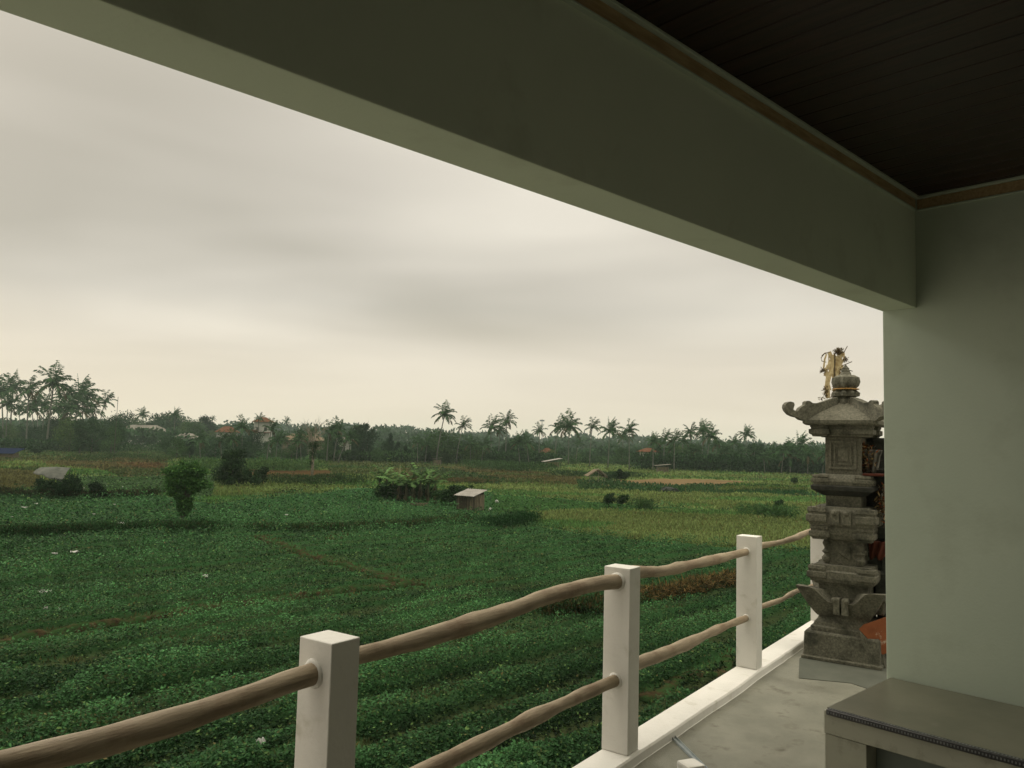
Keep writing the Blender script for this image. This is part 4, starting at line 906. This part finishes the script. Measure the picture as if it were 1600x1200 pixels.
# field shed
g = ground(737, 797); sh = yaw_obj('field_shed', g, -.62, 'small wooden plank shed with a rusty pale tin lean-to roof', 'shed')
b = B(); x = -.98
while x < .62: b.box(x, x + .125 + random.uniform(-.02, .01), -.62, -.59, random.uniform(0, .05), 1.02 + random.uniform(-.06, .02), .004); x += .13
b.build('front_wall', 'plank', sh)
b = B(); x = -.55
while x < .55: b.box(.70, .73, x, x + .12, random.uniform(0, .05), 1.2, .004); x += .13
b.build('side_wall', 'plank', sh)
B().box(-1.0, -.98, -.55, .55, 0, 1.1, .004).build('side_wall', 'plank', sh)
B().box(-.97, .69, .56, .59, 0, 1.35, .004).build('back_wall', 'plank', sh)
for xx in (-.95, -.1, .25, .66):
    B().tube([(xx, -.66, 0), (xx + .02, -.66, 1.1)], .03, 6).build('post', 'bark', sh)
B().box(-.72, .02, -.632, -.622, .12, .95, .01).build('dark_board', surf('dark_gap_shade', (.02, .017, .012), (.07, .055, .035), 6, .9, .6, 20, stretch=(5, 5, .5)), sh)  # dark sheet on the front wall, standing for the shade of a gap
b = B(); nx = 40; gv = []
for j in range(2):
    row = []
    for i in range(nx): a_ = i / (nx - 1); row.append((-1.08 + 1.95 * a_, -.95 + 1.75 * j, 1.12 + .44 * j + .015 * math.sin(i * 1.6)))
    gv.append(row)
b.loft(gv, cap=False, closed=False); o = b.build('roof', 'tin', sh); o.modifiers.new('t', 'SOLIDIFY').thickness = .025
for px_, py_, lb in ((776, 786, 'white bag on the crop right of the shed roof'), (766, 799, 'small white bag at the lower right corner of the shed')):
    g = ground(px_, py_); e_ = empty('white_bag', g); tag(e_, lb, 'bag'); B().lathe([(.05, 0), (.15, .05), (.16, .14), (.1, .24), (.03, .28)], 9, lobes=3, amp=.15).build('bag', 'plastic', e_, True)
# broken shelter
g = ground(931, 753); e_ = yaw_obj('broken_shelter', g, .3, 'collapsed bamboo field shelter with sagging brown thatch', 'shelter')
b = B()
for x_, y_, h_ in ((-1.2, -.5, 1.3), (.1, -.6, 1.9), (1.2, -.5, 1.1), (-1.2, .7, 1.2), (1.3, .7, 1.2)): b.tube([(x_, y_, 0), (x_ + .05, y_, h_)], .035, 6)
for p, q in (((-1.4, -.6, 1.1), (.1, -.6, 1.95)), ((.1, -.6, 1.95), (1.6, -.6, .9)), ((.1, -.6, 1.95), (.1, .9, 1.8)), ((-.5, -.65, 1.7), (.7, -.65, 1.1)), ((.6, -.7, 1.7), (1.3, -.7, .7)), ((-1.3, -.5, .8), (1.3, -.5, .8))): b.tube([p, q], .03, 5)
b.build('frame', 'deadwood', e_)
b = B()
for s_ in (-1, 1):
    for j in range(3): b.box(-.02, .02, -.1, .1, 0, .01)
rows = []
for yv in (-.7, .1, .9): rows.append([(-1.6, yv, .95 + random.uniform(-.1, .1)), (-.8, yv, 1.35), (.05, yv, 1.85 + random.uniform(-.1, .05)), (.8, yv, 1.25 + random.uniform(-.1, .1)), (1.6, yv, .75)])
b2 = B(); b2.loft(rows, cap=False, closed=False); o = b2.build('thatch', 'thatch', e_); o.modifiers.new('t', 'SOLIDIFY').thickness = .09
b.bm.free()
# hut with tilted roof
def hut(px, py, w, h, d, rz, roofm, wallm, label, cat='hut', tilt=.25, name='field_hut'):
    g = ground(px, py); e_ = yaw_obj(name, g, rz, label, cat)
    for sx in (-1, 1):
        for sy in (-1, 1): B().tube([(sx * w * .42, sy * d * .4, -.05), (sx * w * .42, sy * d * .4, h * .86 + sx * w * .3 * tilt * .5)], .05, 6).build('post', 'bark', e_)
    b = B(); b.loft([[(-w / 2, y_, h * .84 - w * tilt * .18), (w / 2, y_, h + w * tilt * .3), (w / 2, y_, h + .08 + w * tilt * .3), (-w / 2, y_, h * .84 + .08 - w * tilt * .18)] for y_ in (-d / 2, d / 2)]); b.build('roof', roofm, e_)
    B().box(-w * .36, w * .36, -d * .3, d * .3, 0, h * .72, .02).build('wall', wallm, e_)
    return e_
hut(862, 731, 4.4, 1.9, 3, .25, 'tin', 'thatch', 'low hut with tilted pale roof at the edge of the tall grass')
hut(683, 727, 2.2, 1.7, 2, 0, 'greyroof', 'plank', 'small grey shack left of the domed round bush', 'shack', .1)
hut(1035, 738, 3.4, 1.7, 2.4, 0, 'greyroof', 'plank', 'small shack with pale roof below the palms on the right', 'shack', .05)
# blue roof
g = ground(8, 716); e_ = yaw_obj('blue_roof_hut', g, .1, 'low hut with a dark blue sheet roof at the left edge', 'hut')
B().loft([[(-2.6, -1.5, .9), (2.2, -1.5, .9), (3.0, 1.2, 1.9), (-2.2, 1.2, 1.9)], [(-2.6, -1.5, .97), (2.2, -1.5, .97), (3.0, 1.2, 1.97), (-2.2, 1.2, 1.97)]]).build('roof', 'blue', e_)
B().box(-2.0, 2.0, -1.2, 1.0, 0, .98).build('wall', 'plank', e_)
# dark heap, sticks
g = ground(1046, 769); e_ = empty('dark_heap', g); tag(e_, 'black green heap of netting lying on the far grass', 'heap')
b = B(); bb = bmesh.new(); bmesh.ops.create_icosphere(bb, subdivisions=3, radius=1)
for v_ in bb.verts: v_.co = Vector((v_.co.x * 1.2, v_.co.y * .8, max(-.05, v_.co.z * .62))) * (1 + .3 * (random.random() - .5))
b.merge(bb); b.build('heap', 'net', e_)
for i in range(9):
    g = ground(1170 + i * 3.4, 752 + (i % 3) * .6); e_ = empty('fence_stick', g); tag(e_, ['first', 'second', 'third', 'fourth', 'fifth', 'sixth', 'seventh', 'eighth', 'ninth'][i] + ' thin upright stick from the left in the stick fence right of the bare soil', 'stick', 'fence sticks in the far grass')
    h_ = random.uniform(.7, 1.3); B().tube([(0, 0, 0), (random.uniform(-.1, .1), 0, h_)], .035, 5).build('stick', 'bark', e_)
# litter
LIT = [(56, 794, .5, 'long white plastic scrap near the left edge, upper of two'), (37, 800, .8, 'flat white plastic scrap lowest left of the tarpaulin bush'), (178, 795, .4, 'white crumpled scrap between the small dark bush and the leafy tree'), (146, 811, .35, 'small white scrap below the small dark bush'), (189, 826, .7, 'white scrap just above the dark bund on the left'),
       (18, 816, .3, 'tiny white scrap at the left edge above the bund'), (116, 874, .75, 'brightest white scrap below the bund on the left'), (84, 877, .5, 'dull white scrap left of the brightest one below the bund'), (320, 914, .4, 'white scrap alone in the middle of the left crop'), (69, 940, .8, 'pale scrap in a row gap near the left edge'), (89, 970, .25, 'small white scrap just above the brown path at left'),
       (448, 812, .5, 'white scrap right of the leafy tree'), (130, 765, .5, 'white scrap above the scarp left of the small dark bush'), (192, 763, .4, 'white scrap above the scarp left of the leafy tree'), (808, 753, .8, 'white scrap on the far brown grass behind the shed'), (405, 1190, .3, 'whitish scrap under the near rail left of the first post'), (70, 968, .2, 'tiny pale scrap beside another above the brown path')]
for i, (a_, c_, s_, lb) in enumerate(LIT):
    g = ground(a_, c_); g.z += .26 if c_ > 780 else .1
    s_ *= .55; e_ = empty('plastic_scrap', g, random.uniform(-.4, .4)); tag(e_, lb, 'litter', 'white plastic litter on the field')
    b = B(); gv = []
    for j in range(5): gv.append([((k_ / 6 - .5) * s_ * (1 - .2 * abs(j - 2)), (j / 4 - .5) * s_ * .55, random.uniform(0, .09)) for k_ in range(7)])
    b.loft(gv, cap=False, closed=False); b.build('sheet', 'plastic', e_).modifiers.new('t', 'SOLIDIFY').thickness = .01

# houses
def place(px, py_base, Y): 
    p = depth(px, py_base, Y); return Vector((p.x, p.y, GZ))
def house_far(name, px, Y, top_py, w, d, eave, rz, roofm, wallm, label, cat='house', windows=2, storeys=1, name2=None):
    """top_py: pixel of the ridge; eave as a share of the height"""
    p = depth(px, top_py, Y); Hh = p.z - GZ; e_ = yaw_obj(name, (p.x, p.y, GZ), rz, label, cat); he_ = Hh * eave
    B().box(-w / 2, w / 2, -d / 2, d / 2, -.2, he_ - .01).build('wall', wallm, e_)
    o_ = .7; B().loft([[(-w / 2 - o_, -d / 2 - o_, he_), (w / 2 + o_, -d / 2 - o_, he_), (w / 2 + o_, d / 2 + o_, he_), (-w / 2 - o_, d / 2 + o_, he_)], [(-w / 2 - o_, -d / 2 - o_, he_ + .15), (w / 2 + o_, -d / 2 - o_, he_ + .15), (w / 2 + o_, d / 2 + o_, he_ + .15), (-w / 2 - o_, d / 2 + o_, he_ + .15)], [(-w / 2 + d * .35, -.1, Hh), (w / 2 - d * .35, -.1, Hh), (w / 2 - d * .35, .1, Hh), (-w / 2 + d * .35, .1, Hh)]]).build('roof', roofm, e_)
    for s_ in range(storeys):
        for k_ in range(windows):
            x_ = -w / 2 + w * (k_ + .5) / windows; z_ = he_ * (s_ + .55) / storeys
            B().box(x_ - .5, x_ + .5, -d / 2 - .03, -d / 2 + .01, z_ - .6, z_ + .6).build('window', 'glass', e_)
    return e_
house_far('long_hall', 226, 330, 664, 17, 9, .72, -.05, 'greyroof', 'white', 'long hall with pale grey roof among the left trees', 'building', 4)
house_far('village_house', 293, 300, 677, 8, 6, .7, .3, 'greyroof', 'white', 'small house with pale roof right of the long pale-roofed hall')
house_far('village_house', 356, 300, 666, 6.5, 6, .75, .1, 'redroof', 'white', 'small house with orange tiled roof left of the tall white house', windows=2)
tl_ = house_far('tall_house', 412, 285, 652, 5.5, 5, .86, .1, 'redroof', 'white', 'tall white house with orange roof and balcony behind palms', storeys=2)
B().box(-4.6, 3.4, -3.4, -2.52, 7.2, 7.5).box(-4.6, -1, -3.0, -2.52, 7.5, 8.3).build('balcony', 'redroof', tl_)
house_far('village_house', 476, 270, 678, 13, 6, .68, 0, 'thatch', 'plank', 'long low house with faded brown roof behind the bare tree', windows=3)
house_far('white_house', 537, 212, 682, 4.2, 4, .85, .2, 'greyroof', 'white', 'white walled house behind the leaning palm fronds', windows=1)
house_far('village_house', 656, 320, 692, 3.4, 4, .75, .2, 'greyroof', 'white', 'tiny white house peeping from the trees left of the tallest leaning palm', windows=1)
house_far('village_house', 855, 262, 700, 3.4, 3.2, .6, .7, 'redroof', 'redroof', 'small bright orange gabled roof among the centre trees', windows=1)
house_far('village_house', 1014, 226, 700, 4.2, 3.6, .78, .25, 'redroof', 'white', 'white house with orange roof between palms on the right', windows=2, storeys=1)
# mast
p = depth(847, 655, 330); e_ = empty('radio_mast', (p.x, p.y, GZ)); tag(e_, 'thin grey radio mast behind the centre palms', 'mast')
b = B(); hh = p.z - GZ
for k_ in range(3): a_ = k_ * 2.09; b.tube([(math.cos(a_) * .5, math.sin(a_) * .5, 0), (math.cos(a_) * .2, math.sin(a_) * .2, hh)], .06, 5)
for z_ in np.arange(1, hh, 1.2): b.tube([(-.35, -.2, z_), (.35, .2, z_ + .6)], .04, 4)
b.box(-1.0, 1.0, -.06, .06, hh - .9, hh - .3); b.build('lattice', 'steel', e_)
p = depth(184, 620, 200); e_ = empty('utility_pole', (p.x, p.y, GZ)); tag(e_, 'thin pole right of the last tall left palm', 'pole'); B().tube([(0, 0, 0), (.1, 0, p.z - GZ)], [.08, .05], 7).build('pole', 'bark', e_)

# ---- palms
def palm_crown(seed, nf=22, up=.0, wind=.25, dens=16):
    rs = random.Random(seed); P, A, Nn, LL, WW, CC = [], [], [], [], [], []
    for k in range(nf):
        a_ = k * 2.399 + rs.uniform(-.25, .25); el = 1.55 - 1.9 * (k / nf) + rs.uniform(-.15, .15) + up; Ln = rs.uniform(.85, 1.15); ns = dens
        p = np.zeros(3); d = np.array([math.cos(a_) * math.cos(el), math.sin(a_) * math.cos(el), math.sin(el)]); d[0] += wind * .3
        cb = np.array([.034, .072, .028]) * rs.uniform(.7, 1.35) if k < nf * .9 else np.array([.07, .06, .03]) * rs.uniform(.6, 1.2)
        for i in range(ns):
            t = (i + .5) / ns; side = np.cross(d, [0, 0, 1.0]); side /= max(1e-6, np.linalg.norm(side)); l_ = .25 * math.sin(math.pi * (.16 + .72 * t)) + .03
            for sg in (-1, 1):
                P.append(p + d * Ln / ns * rs.random()); A.append(side * sg * .8 + d * .8 + np.array([0, 0, -.75 + rs.uniform(-.35, .35)])); Nn.append(np.array([rs.gauss(0, 1), rs.gauss(0, 1), rs.gauss(0, .6)])); LL.append(l_ * rs.uniform(.8, 1.15)); WW.append(.058); CC.append(cb * rs.uniform(.75, 1.3))
            P.append(p.copy()); A.append(d.copy()); Nn.append(np.array([.1, .1, 1.])); LL.append(Ln / ns * 1.4); WW.append(.045); CC.append(cb * 1.3)
            p = p + d * Ln / ns; d = d + np.array([wind * .02, 0, -.05 - .11 * t]); d /= np.linalg.norm(d)
    n = 26
    for k in range(n):       # coconuts and the dark heart
        a_ = rs.uniform(0, 6.28); P.append(np.array([math.cos(a_) * .05, math.sin(a_) * .05, rs.uniform(-.12, .03)])); A.append(np.array([math.cos(a_), math.sin(a_), -.6])); Nn.append(np.array([0, 0, 1.])); LL.append(.08); WW.append(.08); CC.append(np.array([.07, .06, .03]))
    me = leafmesh('crown', P, A, Nn, np.array(LL), np.array(WW), CC); me.materials.append(M['leaf']); return me
CROWNS = [palm_crown(100 + i, nf=[20, 17, 22, 15, 19, 23][i], up=[0, .15, -.1, .25, .05, .1][i], wind=[.3, .6, .2, .8, -.2, .4][i]) for i in range(6)]
def palm(bx, by, cx_, cy_, r, label, group, Y=None, var=None, stem=True):
    if Y is None: Y = ground(bx, by).y
    base = depth(bx, by, Y); base.z = GZ
    top = depth(cx_, cy_, Y); rad = r * Y / F_PX * 1.3
    e_ = empty('coconut_palm', base); tag(e_, label, 'palm', group)
    d = top - base; b = B(); pts = []
    for k in range(7):
        t = k / 6; s_ = t ** 1.5; pts.append((d.x * s_ * .9 + d.x * t * .1, 0, d.z * t))
    rt = max(.12, d.z * .012) if stem else .09; b.tube(pts, [rt * 1.5, rt * 1.1, rt, rt * .95, rt * .9, rt * .85, rt * .8], 7); b.build('trunk', 'palmbark', e_, True)
    i = var if var is not None else random.randrange(6)
    c_ = bpy.data.objects.new('crown', CROWNS[i]); col.objects.link(c_); c_.parent = e_; c_.location = d; c_.scale = (rad,) * 3; c_.rotation_euler = (0, 0, random.uniform(-.6, .6))
    return e_
ORD = ['first', 'second', 'third', 'fourth', 'fifth', 'sixth', 'seventh', 'eighth', 'ninth', 'tenth', 'eleventh', 'twelfth', 'thirteenth', 'fourteenth', 'fifteenth', 'sixteenth', 'seventeenth', 'eighteenth', 'nineteenth', 'twentieth']
left = [(8, 699, 12, 632, 19, 2), (52, 697, 50, 640, 18, 4), (64, 700, 70, 636, 18, 0), (88, 701, 92, 641, 19, 2), (108, 702, 112, 640, 22, 5), (126, 702, 130, 628, 20, 3), (4, 698, 2, 612, 20, 4), (14, 697, 20, 605, 21, 2), (40, 700, 45, 612, 20, 0), (58, 694, 58, 630, 15, 5), (72, 703, 84, 600, 27, 2), (99, 700, 102, 622, 18, 1), (112, 700, 124, 618, 25, 5), (135, 700, 140, 641, 20, 0), (150, 697, 164, 628, 15, 3), (30, 690, 30, 640, 14, 1)]
left.sort()
for i, q in enumerate(left): palm(*q[:5], f'{ORD[i]} tall coconut palm from the left in the big left grove', 'palms of the left grove', var=q[5])
mid = [(222, 700, 223, 648, 10, 330), (270, 700, 274, 650, 11, 330), (332, 690, 332, 655, 5, 420), (378, 706, 379, 668, 15, 190), (401, 702, 405, 654, 8, 270), (418, 702, 424, 671, 14, 190), (447, 690, 447, 659, 7, 420), (484, 704, 486, 680, 12, 200), (511, 708, 514, 676, 16, 185), (522, 708, 529, 670, 15, 190), (529, 709, 544, 686, 15, 180), (440, 704, 441, 686, 11, 200)]
mid.sort()
for i, q in enumerate(mid): palm(*q[:5], f'{ORD[i]} palm from the left between the pale-roofed hall and the white house', 'palms among the village houses', Y=q[5])
cen = [(682, 707, 695, 648, 17, 200, 'tallest leaning palm standing above the wood behind the domed bush', 2), (713, 707, 723, 666, 13, 200, 'ragged thin palm right of the tallest leaning palm', 3), (768, 706, 767, 669, 17, 210, 'left one of the paired palms with drooping side fronds in the centre', 1),
       (779, 706, 781, 672, 14, 215, 'right one of the paired palms with drooping side fronds in the centre', 3), (790, 706, 792, 658, 14, 212, 'palm rising just right of the centre pair', 0), (842, 710, 843, 674, 11, 225, 'small palm standing beside the radio mast', 4),
       (866, 724, 872, 670, 16, None, 'palm with a long left frond just left of the widest crown', 3), (888, 727, 889, 667, 21, None, 'palm with the widest round crown right of centre', 2), (921, 729, 925, 668, 13, None, 'slim palm right of the widest crown, leaning right frond', 3),
       (950, 732, 953, 674, 17, None, 'palm with a second dark frond cluster on its trunk', 5), (972, 726, 974, 684, 13, None, 'shorter palm crowding the one on its right, left of the orange roof', 5), (983, 734, 983, 673, 14, None, 'slim palm just left of the white house with orange roof', 1), (900, 712, 903, 694, 8, 230, 'dwarf palm below the two widest crowns', 1)]
for q in cen: palm(q[0], q[1], q[2], q[3], q[4], q[6], 'palms along the far field edge', Y=q[5], var=q[7])
rt = [(1020, 736, 1021, 690, 12), (1036, 735, 1039, 686, 13), (1053, 736, 1054, 687, 14), (1066, 733, 1067, 690, 13), (1078, 734, 1079, 676, 13), (1097, 734, 1098, 674, 15), (1103, 736, 1110, 682, 17), (1119, 733, 1119, 696, 12), (1146, 735, 1147, 693, 12), (1166, 730, 1166, 680, 13), (1235, 741, 1233, 712, 21), (1250, 740, 1249, 700, 20), (1275, 740, 1274, 712, 17), (1207, 738, 1206, 705, 12)]
rt.sort()
for i, q in enumerate(rt): palm(*q, f'{ORD[i]} palm from the left in the group between the white orange-roofed house and the shrine', 'palms of the right wood')

# ---- broadleaf trees of the woods
BV = []

for i in range(9):
    nb = [9, 12, 8, 14, 10, 7, 11, 13, 9][i]; w = [1.1, .9, 1.3, 1.0, .75, 1.4, .95, 1.2, .6][i]; tr_ = [.02, .0, .04, .0, .10, .0, .03, .0, .12][i]; nb += 3
    bl_ = rand_blobs(1.0, w, nb, 300 + i, tr_); me = broad_mesh('crown', bl_, 2300, .052, [(.026, .064, .024), (.044, .098, .030), (.017, .044, .020), (.060, .112, .032), (.030, .070, .028), (.020, .056, .022)][i % 6]); me.materials.append(M['leaf'])
    BV.append((me, trunk_mesh('trunk', .8, .022, bl_, i)))
def wood_tree(px, Y, top_py, ws, label, group, var):
    p = depth(px, top_py, Y); Hh = p.z - GZ; e_ = empty('broadleaf_tree', (p.x, p.y, GZ), random.uniform(0, 6.28)); tag(e_, label, 'tree', group)
    for nm, me in (('crown', BV[var][0]), ('trunk', BV[var][1])):
        o = bpy.data.objects.new(nm, me); col.objects.link(o); o.parent = e_; o.scale = (Hh * ws, Hh * ws, Hh)
    return e_
def wood(xs, tops, Y0, Y1, where, group, ws=(.8, 1.3), jit=4):
    items = sorted(xs); 
    for i, x_ in enumerate(items):
        tp_ = float(np.interp(x_, [t[0] for t in tops], [t[1] for t in tops])) + random.choice((-1, -.2, .3, 1, 1.6)) * jit * 1.3 + random.uniform(-jit, jit) * .8 + jit * .4 + 2.5
        wood_tree(x_, random.uniform(Y0, Y1), tp_, random.uniform(*ws), f'{ORD[i]} broadleaf tree from the left {where}', group, random.randrange(9))
wood(np.arange(-10, 190, 13), [(0, 655), (60, 655), (110, 640), (140, 645), (190, 655)], 250, 290, 'among the trunks of the tall left palm grove', 'undergrowth trees of the left grove', (.5, .9), 8)
wood([96, 112, 128, 147, 166, 176, 184], [(96, 655), (128, 632), (166, 660), (184, 655)], 205, 235, 'at the dark right end of the left palm grove', 'dark trees ending the left grove', (.6, 1.0), 6)
wood(np.arange(190, 335, 11), [(190, 648), (200, 643), (232, 652), (262, 643), (288, 650), (320, 645), (335, 662)], 345, 380, 'in the hazy wood behind the pale-roofed hall', 'trees behind the hall', (.9, 1.3), 3)
wood(np.arange(200, 300, 13), [(200, 691), (260, 688), (300, 682)], 255, 285, 'below the pale-roofed hall', 'trees before the hall', (.9, 1.5), 4)
wood(np.arange(268, 400, 10), [(268, 676), (300, 686), (330, 682), (400, 680)], 180, 215, 'in the bushy wood behind the cassava', 'trees behind the cassava', (.9, 1.6), 4)
wood(np.arange(396, 480, 10), [(396, 676), (430, 684), (480, 690)], 195, 225, 'below the long orange-roofed house', 'trees before the long house', (.8, 1.4), 5)
wood([512, 520, 527, 553, 560, 575, 590, 604, 611, 622, 634], [(512, 672), (527, 664), (540, 690), (556, 676), (575, 668), (588, 694), (611, 676), (634, 692)], 185, 205, 'between the white house and the domed bush', 'trees right of the white house', (.5, 1.0), 3)
wood(np.arange(640, 860, 12.5), [(640, 694), (668, 676), (680, 668), (706, 672), (722, 690), (742, 680), (770, 684), (800, 685), (830, 690), (860, 700)], 200, 240, 'in the dark wood behind the tall grass stand', 'trees of the dark centre wood', (.9, 1.5), 5)
wood(np.arange(862, 1012, 11), [(862, 706), (900, 708), (940, 708), (962, 700), (1012, 712)], 225, 260, 'behind the row of slim palms', 'trees behind the slim palms', (1.0, 1.6), 5)
wood(np.arange(1018, 1180, 10.2), [(1018, 712), (1060, 698), (1090, 704), (1140, 706), (1180, 704)], 200, 235, 'under the right palm group', 'trees under the right palms', (.9, 1.4), 6)
wood(np.arange(1178, 1330, 10), [(1178, 696), (1190, 692), (1220, 698), (1240, 704), (1290, 700), (1330, 700)], 185, 215, 'in the dark wood beside the shrine', 'trees of the wood by the shrine', (.9, 1.3), 5)
# a tall one with flat layers against the sky
Y = 190; p = depth(562, 712, Y); s_ = Y / F_PX
tree_at('layered_tree', 562, 718, [(q[0] * s_, 0, q[1] * s_, q[2] * s_, q[2] * s_, q[3] * s_) for q in ((-6, 58, 9, 4), (6, 60, 10, 4), (2, 52, 12, 5), (-8, 47, 9, 5), (10, 46, 8, 3.5), (22, 52, 5, 3), (20, 44, 5, 3), (-2, 38, 11, 8), (0, 26, 11, 10), (-2, 14, 13, 10))],
        'tall tree with flat leafy layers right of the white house', 'tree', .8, (.028, .055, .024), 2600, .25)

# small palms showing their crowns inside the woods
for grp, xs, ys, Y0, Y1, where in (('small palms in the centre wood', (652, 664, 735, 752, 812, 826), (690, 698), 195, 202, 'among the dark centre trees'), ('small palms behind the cassava', (312, 345, 366, 430, 462, 470), (684, 694), 176, 182, 'behind the cassava patch'),
        ('small palms under the right palms', (1030, 1046, 1072, 1088, 1130, 1156, 1180), (702, 714), 192, 200, 'low under the right palm group'), ('small palms by the shrine wood', (1195, 1221, 1262, 1285), (704, 716), 180, 186, 'low in the wood beside the shrine')):
    for i, x_ in enumerate(xs):
        Y_ = random.uniform(Y0, Y1); palm(x_, 735, x_ + random.uniform(-4, 4), random.uniform(*ys), random.uniform(10, 15), f'{ORD[i]} small palm from the left {where}', grp, Y=Y_, stem=False)
# ---- far woods as masses
def far_wood(name, Y, tops, n, L, base, label, x0=-500, x1=2100):
    px = rng.uniform(x0, x1, n); tp_ = np.interp(px, [t[0] for t in tops], [t[1] for t in tops]); s_ = Y / F_PX
    tp_ = tp_ + 3 + (fbm(px * .045 + Y, px * 0 + 2, 4) - .5) * 24 * (300 / Y) ** .3
    th = (px - 800) / F_PX; X = th * Y; dY = rng.uniform(-.04, .04, n) * Y
    hz_ = 696 + .0261 * (px - 800); Zt = EYE + (hz_ - tp_) * s_
    f_ = rng.random(n) ** .5; Zz = GZ + (Zt - GZ) * f_; P = np.stack([X, Y + dY, Zz], 1)
    cc = np.array(base) * rng.uniform(.6, 1.4, (n, 1)) * (.7 + .6 * fbm(px * .08, Zz * .3))[:, None]
    tag(link(name, leafmesh(name, P, rnd(n), rnd(n), L * rng.uniform(.5, 1.5, n), L * .7, cc), 'leaf'), label, 'wood', kind='stuff')
far_wood('near_far_wood', 300, [(-500, 650), (0, 662), (190, 668), (400, 690), (640, 690), (800, 694), (1000, 700), (1200, 702), (2100, 720)], 42000, 1.5, (.030, .066, .028), 'dark green distant wood behind the fields')
far_wood('hazy_wood', 470, [(-500, 650), (0, 655), (330, 664), (380, 668), (600, 674), (750, 680), (1000, 690), (1200, 696), (2100, 715)], 42000, 2.2, (.030, .062, .030), 'hazy far wood forming the middle skyline')
far_wood('misty_ridge_wood', 760, [(-500, 650), (0, 655), (330, 661), (440, 662), (600, 668), (700, 672), (900, 680), (1100, 687), (1200, 690), (2100, 710)], 40000, 3.6, (.028, .056, .030), 'mist-pale wooded ridge along the horizon')

# ---- air
b = B().box(-1700, 1700, -40, 1700, GZ - 1.2, 34)
hzo = b.build('haze', None); hm_ = bpy.data.materials.new('air'); hm_.use_nodes = True; t = hm_.node_tree; t.nodes.clear()
vo = t.nodes.new('ShaderNodeVolumePrincipled'); oo = t.nodes.new('ShaderNodeOutputMaterial'); t.links.new(vo.outputs[0], oo.inputs['Volume'])
vo.inputs['Color'].default_value = (.72, .86, .82, 1); vo.inputs['Density'].default_value = .00022; vo.inputs['Anisotropy'].default_value = .0
hzo.data.materials.append(hm_); tag(hzo, 'pale humid haze over the fields', 'haze', kind='stuff')
# sanity of the pixel model
from bpy_extras.object_utils import world_to_camera_view as wv
bpy.context.view_layer.update()
q = wv(S, cam, Vector((AX, AY, 0))); print('CHK', q.x * 1600, 1200 * .5 + (0.5 - q.y) * 1600 * .75, proj(AX, AY, 0), hor(100), hor(1280))
